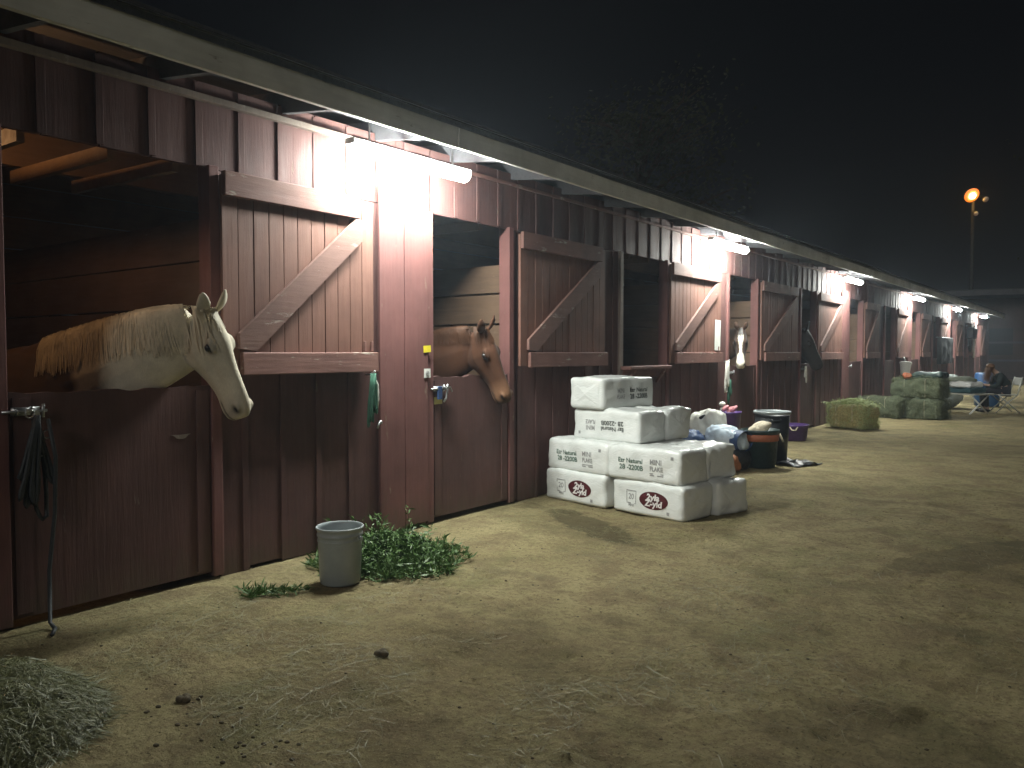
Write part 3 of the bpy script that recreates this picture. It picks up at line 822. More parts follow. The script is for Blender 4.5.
for i in range(60):
    a = rnd.uniform(0, 6.28); q = rnd.uniform(1, 1.3); x, y = .58 + .43 * q * math.cos(a), 3.90 + .42 * q * math.sin(a)
    if x > .1: sprig(al, (x, y, gz(x, y) + .012), (rnd.uniform(-1, 1), rnd.uniform(-1, 1), 0), .09, rnd)
tag(al.build('alfalfa_heap', M['alfalfa'], None, fix=False), 'loose heap of fresh green alfalfa on the dirt against the red wall', 'hay')
al = MB()
for i in range(26):
    u = rnd.random(); x, y = .46 + .2 * u + rnd.uniform(-.03, .03), 2.80 + .26 * u + rnd.uniform(-.03, .03)
    sprig(al, (x, y, gz(x, y) + .012), (rnd.uniform(-.5, 1), rnd.uniform(-.5, 1), 0), .10, rnd, .012)
tag(al.build('alfalfa_wisp', M['alfalfa'], None, fix=False), 'thin dropped wisp of alfalfa on the dirt left of the gray bucket', 'hay')

# ------------------------------------------------------------------ hay litter (uncountable) and clods
lit = MB()
def straw(x, y, rnd, ln=None, z=0):
    ln = ln or rnd.choice((.03, .05, .05, .08, .12, .2)) * rnd.uniform(.7, 1.2); a = rnd.uniform(0, 6.28); c = rnd.uniform(-.5, .5); pts = []
    for i in range(4):
        u = i / 3 - .5; xx = x + math.cos(a + c * u) * u * ln; yy = y + math.sin(a + c * u) * u * ln
        pts.append((xx, yy, gz(xx, yy) + z + .005 + .006 * rnd.random()))
    lit.ribbon(pts, rnd.uniform(.0014, .0036), (-math.sin(a), math.cos(a), rnd.uniform(-.6, .6)))
def scatter(n, cx, cy, sx, sy, rnd, rot=0, thr=0.0):
    k = 0
    while k < n:
        u, v = rnd.gauss(0, 1), rnd.gauss(0, 1)
        x = cx + sx * u * math.cos(rot) - sy * v * math.sin(rot); y = cy + sx * u * math.sin(rot) + sy * v * math.cos(rot)
        k += 1
        if x < .05 or n3((x * 2.2, y * 2.2, 4.4)) < thr - .1 * rnd.random(): continue
        straw(x, y, rnd)
scatter(2600, .75, 2.1, .42, .6, rnd); scatter(1500, 3.6, 4.0, .8, 1.0, rnd, 0, .08); scatter(1200, 2.0, 4.6, .9, .9, rnd, 0, .1); scatter(700, .45, 5.6, .25, .5, rnd); scatter(1500, 1.5, 1.75, .4, .4, rnd); scatter(500, .9, 3.0, .5, .6, rnd)
scatter(1100, 2.6, 3.2, .7, .7, rnd, 0, .05); scatter(900, 3.1, 3.1, .45, .8, rnd, .3, .0); scatter(800, 2.3, 2.6, .6, .4, rnd, 0, .0)
scatter(900, 3.0, 5.2, 1.3, 1.6, rnd, 0, .12); scatter(700, 1.0, 5.3, .5, .6, rnd, 0, .05); scatter(900, 4.6, 6.4, 1.2, 2.0, rnd, 0, .12)
scatter(2600, 2.8, 4.5, 1.8, 2.4, rnd, 0, -.1); scatter(2000, 3.4, 7.5, 2.2, 2.4, rnd, 0, -.05); scatter(500, 2.2, 9.5, 1.0, 2.5, rnd, 0, .1); scatter(500, 1.3, 13, .7, 2.5, rnd); scatter(500, 1.6, 18, .8, 2.0, rnd)
tag(lit.build('hay_litter', M['hay'], None, fix=False), 'thin straws of hay scattered over the dirt', 'hay', kind='stuff')
M['dung'] = plain('dried_dung', (.10, .078, .045), .95, .4, 30, 0, .6)
cl = MB()
for i in range(520):
    x, y = rnd.uniform(.3, 5.5), rnd.uniform(1.4, 9); r = rnd.uniform(.0025, .0065)
    if rnd.random() < .07: x, y = 2.05 + rnd.gauss(0, .28), 1.75 + rnd.gauss(0, .10); r *= 1.5
    cl.ell((x, y, gz(x, y) + r * .3), [(r * 1.3, r * .4, 0), (-r * .3, r, 0), (0, 0, r * .65)], 7, 5)
tag(cl.build('dirt_crumbs', M['dung'], None, True), 'small dark crumbs of dung and soil on the dirt', 'soil', kind='stuff')
for (x, y, r, lab) in ((1.82, 2.64, .024, 'dark dung clod alone on the dirt in front of the gray bucket'), (1.49, 1.82, .022, 'dark dung clod on the dirt near the loose hay pile')):
    c = MB()
    for i in range(3):
        a = i * 2.1; c.ell((x + math.cos(a) * r * .7, y + math.sin(a) * r * .7, gz(x, y) + r * .45), [(r, 0, 0), (0, r * .85, 0), (0, 0, r * .7)], 10, 7)
    tag(c.build('dung_clod', M['dung'], None, True), lab, 'dung')

# loose hay pile at the lower left
rnd = random.Random(5)
hp = MB(); hc = V((1.0, 1.22, 0)); ha, hb_, hh_ = .60, .42, .15
def hpz(x, y):
    e = ((x - hc.x) / ha) ** 2 + ((y - hc.y) / hb_) ** 2
    return max(0, 1 - e) ** .7 * hh_ * (1 + .35 * n3((x * 5, y * 5, 9)))
for i in range(8000):
    a = rnd.uniform(0, 6.28); q = math.sqrt(rnd.random()) * 1.04; x, y = hc.x + ha * q * math.cos(a), hc.y + hb_ * q * math.sin(a)
    z = gz(x, y) + hpz(x, y) * rnd.uniform(.75, 1.03) + .006; ln = rnd.uniform(.06, .2); a = rnd.uniform(0, 6.28); tl = rnd.uniform(-.4, .4)
    dd = V((math.cos(a), math.sin(a), tl)).normalized(); pts = [V((x, y, z)) + dd * ln * u + V((0, 0, -.12 * ln * (u * 4) ** 2 * .5)) for u in (-.5, -.15, .2, .5)]
    pts = [V((p.x, p.y, max(p.z, .008))) for p in pts]
    hp.ribbon(pts, rnd.uniform(.0018, .005), (-math.sin(a), math.cos(a), rnd.uniform(-.7, .7)))
core = MB(); gr = 16
for i in range(gr + 1):
    for j in range(gr + 1):
        x = hc.x + ha * (i / gr * 2 - 1); y = hc.y + hb_ * (j / gr * 2 - 1); core.v.append((x, y, hpz(x, y) * .85 - .01))
core.f = [(i * (gr + 1) + j, (i + 1) * (gr + 1) + j, (i + 1) * (gr + 1) + j + 1, i * (gr + 1) + j + 1) for i in range(gr) for j in range(gr)]
n0 = len(hp.v); hp.v += core.v; hp.f += [tuple(q + n0 for q in f) for f in core.f]
tag(hp.build('hay_pile', M['drygreen'], None, fix=False), 'loose pile of dull green hay on the ground by the nearest door', 'hay')

# ------------------------------------------------------------------ hay bales in the aisle
def hay_bale(label, loc, rot, L, D, H, m, m2, seed, loose=0):
    T = thing('hay_bale', label, 'hay bale', loc, rot, 'hay bales along the aisle')
    me = bale_mesh(L, D, H, seed, .075, .09); me.materials.append(m); o = link(bpy.data.objects.new('bale_block', me)); o.parent = T
    rr = random.Random(seed); b = MB()
    for i in range(2600):
        fc = rr.choice('xxyyz'); sg = rr.choice((-1, 1))
        x, y, z = rr.uniform(-.5, .5) * L, rr.uniform(-.5, .5) * D, rr.uniform(.03, 1) * H
        if fc == 'x': x = sg * (L / 2 + .005)
        elif fc == 'y': y = sg * (D / 2 + .005)
        else: z = H + .008
        a = V((rr.uniform(-1, 1), rr.uniform(-1, 1), rr.uniform(-1, 1))).normalized() * rr.uniform(.02, .06)
        p = V((x, y, z)); q0 = p - a; q0.z = max(q0.z, .01); q1 = p + a; q1.z = max(q1.z, .01)
        b.ribbon([q0, p + V((0, 0, .005)), q1], .006, a.orthogonal())
    for i in range(loose):
        x, y = rr.gauss(0, .25) * L, rr.gauss(0, .28) * D; z = H + .10 * rr.random() * max(.1, 1 - (2 * x / L) ** 2)
        a = V((rr.uniform(-1, 1), rr.uniform(-1, 1), rr.uniform(-.4, .4))).normalized() * rr.uniform(.04, .1)
        b.ribbon([V((x, y, z)) - a, V((x, y, z + .01)), V((x, y, z)) + a - V((0, 0, .02))], .009, a.orthogonal())
    b.build('loose_stalks', m2, T, fix=False)
    t = MB()
    for x in (-L * .22, L * .22):
        for w in (.0,):
            t.tube([(x, -D / 2 - .01, .03), (x, -D / 2 - .03, H - .03), (x, -D / 2 + .04, H + .025), (x, D / 2 - .04, H + .025), (x, D / 2 + .03, H - .03), (x, D / 2 + .03, .03)], .003, 5)
    t.build('twine', M['cream'], T)
    return T
M['cream'] = plain('cream_cloth', (.55, .48, .36), .85, .25, 14, 0, .4)
M['balehay'] = plain('bale_hay', (.27, .225, .09), .95, .45, 30, 0, .8, 'pos')
M['balegreen'] = plain('bale_dark_green', (.075, .088, .05), .95, .45, 30, 0, .8, 'pos')
M['greentop'] = leaf_mat('fresh_hay', (.20, .25, .08), (.36, .40, .17))
M['darkhay'] = leaf_mat('dark_hay', (.07, .085, .045), (.15, .17, .09))
hay_bale('yellow-green hay bale alone on the dirt with loose hay on top', (.66, 16.05, 0), R(-22), .80, .48, .46, M['balehay'], M['greentop'], 21, 900)
hay_bale('dark green hay bale low against the wall beside the bale stack', (.52, 19.15, 0), R(-15), .9, .5, .44, M['balegreen'], M['darkhay'], 22)
hay_bale('dark green hay bale at the bottom of the two-bale stack', (1.28, 19.3, 0), R(-18), 1.0, .55, .42, M['balegreen'], M['darkhay'], 23)
hay_bale('dark green hay bale on top of the two-bale stack', (1.26, 19.32, .445), R(-14), 1.0, .55, .42, M['balegreen'], M['darkhay'], 24, 160)

# ------------------------------------------------------------------ feed room clutter by the third door
def soft_bag(name, label, cat, loc, rot, L, D, H, m, seed, tilt=(0, 0), extra=None):
    T = thing(name, label, cat, loc, rot); T.rotation_euler = (tilt[0], tilt[1], rot)
    me = bale_mesh(L, D, H, seed, .05, min(H, D) * .42); me.materials.append(m); o = link(bpy.data.objects.new('sack', me)); o.parent = T
    if extra: extra(T, o)
    return T
M['bluecloth'] = plain('blue_nylon', (.025, .055, .14), .55, .35, 12, 0, .3)
M['whitebag'] = plain('white_woven_bag', (.62, .62, .56), .6, .15, 9, 0, .4)
M['bluebag'] = plain('pale_blue_bag', (.42, .50, .58), .5, .25, 8, 0, .35)
M['orangebag'] = plain('orange_bag', (.34, .13, .05), .6, .35, 10, 0, .35)
M['blackbag'] = plain('black_plastic', (.018, .019, .022), .4, .3, 10, 0, .2)
M['darkgreen'] = plain('dark_green_plastic', (.014, .032, .030), .45, .25, 8, 0, .08)
M['purple'] = plain('purple_plastic', (.085, .04, .17), .45, .2, 8, 0, .05)
M['pink'] = plain('pink_cloth', (.50, .20, .22), .7, .3, 14, 0, .3)
M['rust'] = plain('rust_rubber', (.33, .10, .045), .6, .25, 10, 0, .15)
soft_bag('nylon_bag', 'dark blue nylon bag slumped at the wall beside the white bales', 'bag', (.30, 9.42, 0), R(-20), .36, .34, .46, M['bluecloth'], 31)
def mouth_shade(T, o):
    b = MB(); b.ell((-.02, -.12, .25), [(.13, 0, .03), (0, .016, 0), (-.01, 0, .022)], 14, 8); b.build('mouth_shade_patch', M['blackbag'], o, True)  # black patch set in as the shade inside the bag
soft_bag('shopping_bag', 'white woven bag with a dark patch for its open mouth, leaning on the wall', 'bag', (.40, 9.90, .34), R(-25), .50, .24, .34, M['whitebag'], 32, (0, R(-14)), mouth_shade)
soft_bag('storage_sack', 'black sack under the white woven bag', 'sack', (.40, 9.92, 0), R(-15), .55, .4, .36, M['blackbag'], 36)
def blue_end(T, o):
    b = MB(); pr = []
    for i in range(3):
        pr.append([(.17 + .06 * i, .158 * math.cos(a), .13 + .128 * math.sin(a)) for a in [2 * math.pi * k / 20 for k in range(20)]])
    b.loft(pr, False); b.build('printed_band', M['bluecloth'], o, True)
soft_bag('feed_sack', 'white feed sack with a blue printed band lying over the dark sacks', 'sack', (.72, 9.62, .24), R(-16), .58, .30, .26, M['bluebag'], 33, (0, R(3)), blue_end)
soft_bag('black_sack', 'low black sack lying under the white feed sack', 'sack', (.66, 9.66, 0), R(-16), .7, .38, .25, M['blackbag'], 34)
soft_bag('orange_bag', 'small orange bag lying in front of the low black sack', 'bag', (.80, 9.30, 0), R(-20), .42, .24, .20, M['orangebag'], 35)
T = thing('feed_tub', 'purple plastic tub of pink cloths behind the feed sack', 'tub', (.38, 10.62, 0))
b = MB(); b.lathe([(.0, .01), (.12, .01), (.15, .60), (.16, .605), (.16, .63), (.148, .63), (.13, .05), (0, .05)], 28); b.build('tub_wall', M['purple'], T, True)
b = MB(); rr = random.Random(4)
for i in range(9):
    a = rr.uniform(0, 6.28); q = rr.uniform(.0, .09); b.ell((q * math.cos(a), q * math.sin(a), .63 + rr.uniform(-.02, .06)), [(.05, .01, .02), (0, .05, .01), (0, .01, .04)], 8, 6)
b.build('cloth_bundle', M['pink'], T, True)
b = MB(); b.ell((-.10, -.03, .73), [(.05, 0, 0), (0, .04, 0), (0, 0, .035)], 10, 7); b.ell((-.09, -.03, .655), [(.045, 0, 0), (0, .04, 0), (0, 0, .04)], 10, 7); b.build('white_cup', M['whitebag'], T, True)
# muck tub with rust coloured band
T = thing('muck_tub', 'dark green rubber tub with a rust red band, full of cloths', 'tub', (1.06, 9.90, 0))
b = MB(); b.lathe([(0, .01), (.185, .01), (.225, .44), (.235, .445), (.235, .48), (.222, .48), (.2, .08), (0, .08)], 32); b.build('tub_wall', M['darkgreen'], T, True)
b = MB(); b.lathe([(.2175, .34), (.226, .345), (.232, .42), (.224, .425)], 32); b.build('rust_band', M['rust'], T, True)
for a in (R(200), R(20)):
    b = MB(); e = V((math.cos(a), math.sin(a), 0)); t = V((-e.y, e.x, 0)); c = e * .235
    b.tube([c - t * .07 + V((0, 0, .42)), c - t * .05 + e * .03 + V((0, 0, .36)), c + e * .04 + V((0, 0, .335)), c + t * .05 + e * .03 + V((0, 0, .36)), c + t * .07 + V((0, 0, .42))], .012, 8); b.build('rope_handle', M['cream'], T, True)
b = MB()
for i in range(7):
    a = rr.uniform(0, 6.28); q = rr.uniform(.0, .13); b.ell((q * math.cos(a), q * math.sin(a), .48 + rr.uniform(0, .05)), [(.09, .02, .02), (0, .07, .02), (0, .01, .05)], 10, 7)
b.build('cloth_bundle', M['cream'], T, True)
T = thing('trash_bin', 'tall black trash bin with a gray rim behind the rubber tub', 'bin', (1.00, 10.52, 0))
b = MB(); b.lathe([(0, .01), (.19, .01), (.225, .62), (.215, .62), (.18, .06), (0, .06)], 32); b.build('bin_wall', M['blackbag'], T, True)
b = MB(); b.lathe([(.222, .635), (.238, .635), (.242, .66), (.236, .672), (.216, .672), (.214, .635)], 32); b.build('bin_rim', M['bucket'], T, True)
for a in (R(-60), R(120)):
    b = MB(); e = V((math.cos(a), math.sin(a), 0)); t = V((-e.y, e.x, 0)); c = e * .225
    b.tube([c - t * .06 + V((0, 0, .58)), c - t * .05 + e * .035 + V((0, 0, .56)), c + t * .05 + e * .035 + V((0, 0, .56)), c + t * .06 + V((0, 0, .58))], .011, 8); b.build('handle', M['blackbag'], T, True)
T = thing('shadow_sheet', 'crumpled black sheet added for the shadow on the dirt beside the trash bin', 'shadow_patch', (1.28, 10.42, 0), R(-20))  # black sheet put down in place of the shadow by the bin
b = MB(); g_ = 14; th = []
for i in range(g_ + 1):
    for j in range(g_ + 1):
        x, y = (i / g_ - .5) * .6, (j / g_ - .5) * .5; th.append((x, y, .014 + gz(1.28 + x, 10.42 + y) + .05 * max(0, n3((x * 7, y * 7, 3)) + .25)))
n1_ = len(th); top = th; bot = [(x, y, z - .008) for x, y, z in th]
ff = [(i * (g_ + 1) + j, (i + 1) * (g_ + 1) + j, (i + 1) * (g_ + 1) + j + 1, i * (g_ + 1) + j + 1) for i in range(g_) for j in range(g_)]
b.add(top + bot, ff + [tuple(q + n1_ for q in reversed(f)) for f in ff]); b.build('sheet', M['blackbag'], T, True, fix=False)
T = thing('low_tub', 'low dark purple tub against the wall past the trash bin', 'tub', (.42, 13.25, 0))
b = MB(); b.lathe([(0, .01), (.2, .01), (.24, .24), (.252, .245), (.252, .27), (.24, .27), (.215, .05), (0, .05)], 28); b.build('tub_wall', M['purple'], T, True)
for a in (R(-70), R(110)):
    b = MB(); e = V((math.cos(a), math.sin(a), 0)); t = V((-e.y, e.x, 0)); c = e * .245
    b.tube([c - t * .06 + V((0, 0, .24)), c + e * .03 - t * .03 + V((0, 0, .19)), c + e * .03 + t * .03 + V((0, 0, .19)), c + t * .06 + V((0, 0, .24))], .009, 8); b.build('handle', M['cream'], T, True)

# ------------------------------------------------------------------ tack hanging on doors
def rope_tangle(mb, top, n, ln, spread, rad, rr, wall=.05, axis_y=1):
    for i in range(n):
        a0 = rr.uniform(-spread, spread); a1 = rr.uniform(-spread, spread); L_ = ln * rr.uniform(.55, 1); o = rr.uniform(0, .045); pts = []
        for j in range(13):
            u = j / 12; sw = math.sin(u * math.pi); y = a0 * (1 - u) * sw * 1.2 + a1 * u * sw * 1.2 + .012 * n3((j * .8, i * 3.1, 0))
            z = -L_ * (4 * u * (1 - u)) * (1 + .04 * n3((j, i, 5)))
            pts.append((wall + o + .012 * n3((j, i, 2)), top[1] + y, top[2] + z))
        mb.tube(pts, rad, 6)
M['greenrope'] = plain('green_rope', (.03, .11, .07), .7, .4, 30, 0, .3)
M['blackstrap'] = plain('dark_strap', (.028, .032, .036), .55, .35, 25, 0, .15)
M['whitestrap'] = plain('white_rope', (.52, .50, .45), .75, .3, 25, 0, .3)
rr = random.Random(9)
T = thing('rope_halter', 'green rope halter hanging in loops below the nearest open half door', 'halter', (.0, 4.19, .84))
b = MB(); rope_tangle(b, (0, 0, .45), 11, .42, .055, .0075, rr, .11); b.build('rope', M['greenrope'], T, True)
b = MB(); b.tube([(.09, .035, .45), (.115, .065, .36), (.115, .07, .25), (.115, .05, .14)], .006, 6); b.build('pale_rope', M['whitestrap'], T, True)
b = MB(); b.tube([(.05, 0, .44), (.12, 0, .44), (.15, 0, .47)], .006); b.build('hook', M['steel'], T, True)
b = MB(); b.sphere((.13, .075, .075), .016, 8, 6); b.tube([(.12, .05, .03), (.13, .065, .075)], .008); b.build('snap', M['steel'], T, True)
T = thing('strap_halter', 'dark strap halter and trailing lead hanging on the nearest door latch', 'halter', (.0, 1.86, 0))
b = MB(); rope_tangle(b, (0, -.02, 1.12), 9, .55, .09, .011, rr, .085); b.build('strap', M['blackstrap'], T, True)
b = MB(); b.tube([(.12, .03, 1.1), (.13, .06, .9), (.13, .05, .6), (.12, .02, .3), (.14, .01, .03), (.22, .0, .016), (.3, -.05, .016)], .011, 6); b.build('lead', M['blackstrap'], T, True)
b = MB()
for q in ((.105, -.05, 1.13), (.11, .03, 1.02), (.115, .0, .93)):
    q = V(q); b.tube([q + V((0, .022 * math.cos(a), .022 * math.sin(a))) for a in [6.2832 * k / 10 for k in range(11)]], .0045, 6)
b.build('ring', M['steel'], T, True)
T = thing('snap_clip', 'small steel clip with a blue strap hanging on the second door latch', 'clip', (.0, 5.06, 1.0))
b = MB(); b.tube([(.06, 0, .17), (.075, .03, .13), (.07, .025, .06), (.065, 0, .03)], .009, 8); b.tube([(.06, .0, .15), (.07, .08, .15), (.07, .1, .11)], .007); b.build('snap', M['steel'], T, True)
b = MB(); b.box(.04, .06, -.06, -.01, .05, .16); b.build('strap', M['bluecloth'], T, False, .005)
M['yellow'] = plain('yellow_sticker', (.75, .62, .04), .5, .08, 12, 0, 0)
M['paper'] = plain('paper', (.72, .72, .68), .8, .06, 12, 0, .05)
def plate(name, label, cat, x, y, z, w, h, m, tilt=0):
    T = thing(name, label, cat, (x, y, z)); T.rotation_euler = (tilt, 0, 0)
    b = MB(); b.box(0, .003, -w / 2, w / 2, -h / 2, h / 2); b.build('sheet', m, T); return T
plate('paper_tag', 'small torn yellow tag on the plank left of the chestnut horse', 'tag', .0515, 4.87, 1.475, .085, .055, M['yellow'], R(4))
b = plate('paper_notice', 'small square white sign below the yellow tag on the plank', 'sign', .0515, 4.87, 1.275, .075, .075, M['paper'])
c = MB(); c.tube([(.004, .017 * math.cos(a), .017 * math.sin(a)) for a in [6.2832 * k / 16 for k in range(17)]], .003, 6); c.sphere((.004, 0, 0), .006, 8, 6); c.build('printed_ring', M['inkgray'], b)
plate('paper_notice', 'upright white paper notice pinned beside the second lit door leaf', 'sign', .066, 10.92, 1.69, .20, .43, M['paper'], R(-2))
c = plate('paper_tag', 'pale yellow paper scrap under the steel clip of the second door', 'tag', .026, 5.03, 1.04, .10, .06, plain('pale_yellow', (.55, .48, .18), .8, .1, 10, 0, 0))
# white rope tangle by the third post
T = thing('lead_rope', 'white and green lead ropes hanging on the post above the purple tub', 'rope', (.03, 11.2, .6))
b = MB(); rope_tangle(b, (0, 0, .72), 6, .5, .10, .013, rr, .05); b.build('rope', M['whitestrap'], T, True)
b = MB(); rope_tangle(b, (0, .05, .45), 4, .4, .09, .013, rr, .06); b.build('green_rope', M['greenrope'], T, True)
b = MB(); b.tube([(.02, 0, .71), (.09, 0, .71), (.11, 0, .74)], .008); b.build('hook', M['steel'], T, True)
# halter hanging by the black horse door
T = thing('strap_halter', 'pale halter hanging on the latch under the black horse', 'halter', (.02, 15.0, .85))
b = MB(); rope_tangle(b, (0, 0, .34), 4, .3, .06, .012, rr, .05); b.build('strap', M['whitestrap'], T, True)
b = MB(); b.tube([(.0, 0, .33), (.08, 0, .33)], .008); b.build('hook', M['steel'], T, True)

# ------------------------------------------------------------------ far end of the aisle
def drape(name, label, cat, x, y, z, w, h, m, seed, thick=.03):
    T = thing(name, label, cat, (x, y, z)); b = MB(); nx, nz = 14, 10; fr = []
    for i in range(nx + 1):
        for k in range(nz + 1):
            u, v = i / nx - .5, k / nz; fold = .025 * math.sin(u * 22 + seed) * v
            fr.append((thick + fold + .02 * n3((u * 5, v * 4, seed)), u * w * (1 - .06 * v), -v * h * (1 + .08 * n3((u * 4, 0, seed)))))
    ff = [(i * (nz + 1) + k, (i + 1) * (nz + 1) + k, (i + 1) * (nz + 1) + k + 1, i * (nz + 1) + k + 1) for i in range(nx) for k in range(nz)]
    n = len(fr); b.add(fr + [(q[0] - thick * .6, q[1], q[2]) for q in fr], ff + [tuple(q + n for q in reversed(f)) for f in ff]); b.build('cloth', m, T, True, fix=False)
    b = MB(); b.tube([(.03, -w * .52, 0), (.03, w * .52, 0)], .016); b.build('rail', M['steel'], T, True)
    for s_ in (-1, 1):
        b = MB(); b.tube([(-.03, s_ * w * .45, 0), (.03, s_ * w * .45, 0)], .012); b.build('bracket', M['steel'], T, True)
    return T
M['darkblanket'] = plain('dark_blanket', (.018, .022, .026), .85, .3, 14, 0, .3)
drape('horse_blanket', 'dark horse blanket hanging on the wall under the fifth light', 'blanket', .12, 29.9, 1.92, 3.0, .85, M['darkblanket'], 2, .06)
def hayX(px, Y): return CX - Y * math.tan(YAW - math.atan((px - 512) / F))
T = thing('hanging_bucket', 'white bucket hung crooked on the wall above the stacked hay', 'bucket', (.20, 23.3, 1.0)); T.rotation_euler = (R(-16), 0, 0)
b = MB(); b.lathe([(0, -.15), (.11, -.15), (.14, .15), (.15, .15), (.15, .175), (.14, .175), (.105, -.12), (0, -.12)], 24); b.build('pail', M['white'], T, True)
b = MB(); b.tube([(0, -.145, .15), (-.03, -.1, .28), (-.05, 0, .33), (-.03, .1, .28), (0, .145, .15)], .006); b.build('wire_handle', M['steel'], T, True)
T = soft_bag('grain_scoop_bag', 'small rust coloured bag on the hay beside the hanging white bucket', 'bag', (1.02, 19.15, .865), R(10), .16, .12, .09, M['rust'], 41)
soft_bag('dark_saddle_pad', 'rolled dark green pad lying on the top hay bale', 'pad', (1.42, 19.35, .875), R(-14), .66, .4, .12, M['darkgreen'], 42)
# folding table with pads
TX, TY = 1.55, 21.9
T = thing('folding_table', 'low pale folding table carrying the pads near the seated person', 'table', (TX, TY, 0), R(-30))
M['tabletop'] = plain('pale_tabletop', (.45, .44, .38), .6, .15, 8, 0, .05)
b = MB(); b.box(-.8, .8, -.35, .35, .44, .475); b.build('tabletop', M['tabletop'], T, False, .01)
for x in (-.68, .68):
    for s_ in (-1, 1):
        b = MB(); b.tube([(x, -.3 * s_, .44), (x * .96, .3 * s_, .0)], .018); b.build('leg', M['white'], T, True)
soft_bag('saddle_pad', 'teal and white saddle pads piled on the low folding table', 'pad', (TX + .05, TY - .05, .475), R(-30), 1.1, .55, .12, plain('teal_pad', (.03, .075, .085), .8, .3, 10, 0, .3), 43)
soft_bag('saddle_pad', 'bright white saddle pad on top of the teal pads', 'pad', (TX + .08, TY - .05, .60), R(-26), .95, .48, .14, M['white'], 44)
soft_bag('saddle_pad', 'gray green saddle pad topmost on the folding table', 'pad', (TX + .05, TY, .745), R(-34), .85, .42, .09, plain('graygreen_pad', (.22, .24, .19), .85, .25, 10, 0, .3), 45)
soft_bag('cloth_bundle', 'gray white bundle of cloths heaped behind the hay stack', 'cloth', (.95, 23.6, .0), R(-20), 1.1, .7, .85, plain('graywhite_cloth', (.36, .40, .38), .85, .3, 6, 0, .4), 46)
T = thing('plastic_barrel', 'blue plastic barrel standing behind the seated person', 'barrel', (1.95, 24.6, 0))
b = MB(); b.lathe([(0, .01), (.27, .01), (.295, .04), (.30, .25), (.31, .27), (.31, .3), (.3, .32), (.305, .58), (.315, .60), (.315, .63), (.3, .65), (.29, .86), (.26, .90), (0, .90)], 28); b.build('drum', plain('blue_plastic', (.02, .085, .22), .4, .15, 6, 0, .03), T, True)
for q in (.12, -.12):
    b = MB(); b.lathe([(0, .915), (.035, .915), (.04, .905), (.04, .89)], 12, (q, 0, 0)); b.build('bung', M['blackbag'], T, True)
# tack on the wall near the last lamps
T = thing('hanging_tack', 'black and white bridles and straps hanging on the wall at the far end', 'tack', (.03, 36.6, .7))
b = MB(); rope_tangle(b, (0, -.5, 1.75), 6, 1.0, .3, .04, rr, .06); b.build('dark_strap', M['blackstrap'], T, True)
b = MB(); rope_tangle(b, (0, .55, 1.8), 4, 1.5, .14, .035, rr, .06); b.build('pale_strap', M['whitestrap'], T, True)
b = MB(); b.tube([(.05, -.95, 1.78), (.05, .9, 1.78)], .03); b.build('hanging_rail', M['graypost'], T, True)
for yy in (-.8, .8):
    b = MB(); b.tube([(-.04, yy, 1.78), (.05, yy, 1.78)], .02); b.build('bracket', M['steel'], T, True)
soft_bag('saddle_cover', 'black saddle cover slung over the hanging rail at the far end', 'cover', (.16, 36.2, 1.95), R(90), 1.1, .25, .45, M['blackbag'], 48)

# ------------------------------------------------------------------ seated person and folding chair
PX, PY = 2.55, 22.4
M['chairgray'] = plain('chair_enamel', (.42, .42, .39), .5, .12, 10, 0, .05)
CHR = thing('folding_chair', 'white folding chair with crossed legs under the seated person', 'chair', (PX, PY, 0), R(205))
# local: +x is the facing direction
b = MB(); b.box(-.22, .22, -.22, .22, .42, .445); b.build('seat', M['chairgray'], CHR, False, .01)
for s_ in (-1, 1):
    b = MB(); b.tube([(-.26, .235 * s_, 0), (.22, .235 * s_, .44)], .014); b.build('leg', M['chairgray'], CHR, True)
    b = MB(); b.tube([(.26, .215 * s_, 0), (-.2, .225 * s_, .44), (-.30, .225 * s_, .86)], .014); b.build('leg', M['chairgray'], CHR, True)
b = MB(); b.box(-.305, -.275, -.21, .21, .66, .84); b.build('backrest', M['chairgray'], CHR, False, .012)

PER = thing('person', 'person with long brown hair in dark clothes bent forward on a folding chair', 'person', (PX, PY, 0), R(205))
M['skin'] = plain('skin', (.48, .30, .22), .55, .12, 10, 0, .05)
M['jacket'] = plain('dark_jacket', (.022, .034, .036), .8, .3, 14, 0, .3)
M['jeans'] = plain('dark_trousers', (.02, .022, .03), .85, .3, 14, 0, .3)
M['hairb'] = plain('brown_hair', (.17, .085, .04), .5, .35, 20, 0, .2)
def skin_obj(name, pts, edges, m, parent, sub=2):
    me = bpy.data.meshes.new(name); me.from_pydata([p[:3] for p in pts], edges, []); me.materials.append(m)
    o = link(bpy.data.objects.new(name, me)); md = o.modifiers.new('skin', 'SKIN')
    ly = me.skin_vertices[0] if me.skin_vertices else None
    for i, p in enumerate(pts):
        ly.data[i].radius = (p[3], p[3] if len(p) < 5 else p[4]); ly.data[i].use_root = (i == 0)
    sb = o.modifiers.new('sub', 'SUBSURF'); sb.levels = sub; sb.render_levels = sub
    dg = bpy.context.evaluated_depsgraph_get(); m2 = bpy.data.meshes.new_from_object(o.evaluated_get(dg)); m2.name = name
    bpy.data.objects.remove(o); m2.polygons.foreach_set('use_smooth', [True] * len(m2.polygons))
    o = link(bpy.data.objects.new(name, m2)); o.parent = parent
    return o
def ensure_skin(me):
    bm = bmesh.new(); bm.from_mesh(me); bm.verts.layers.skin.verify(); bm.to_mesh(me); bm.free()
_old = skin_obj
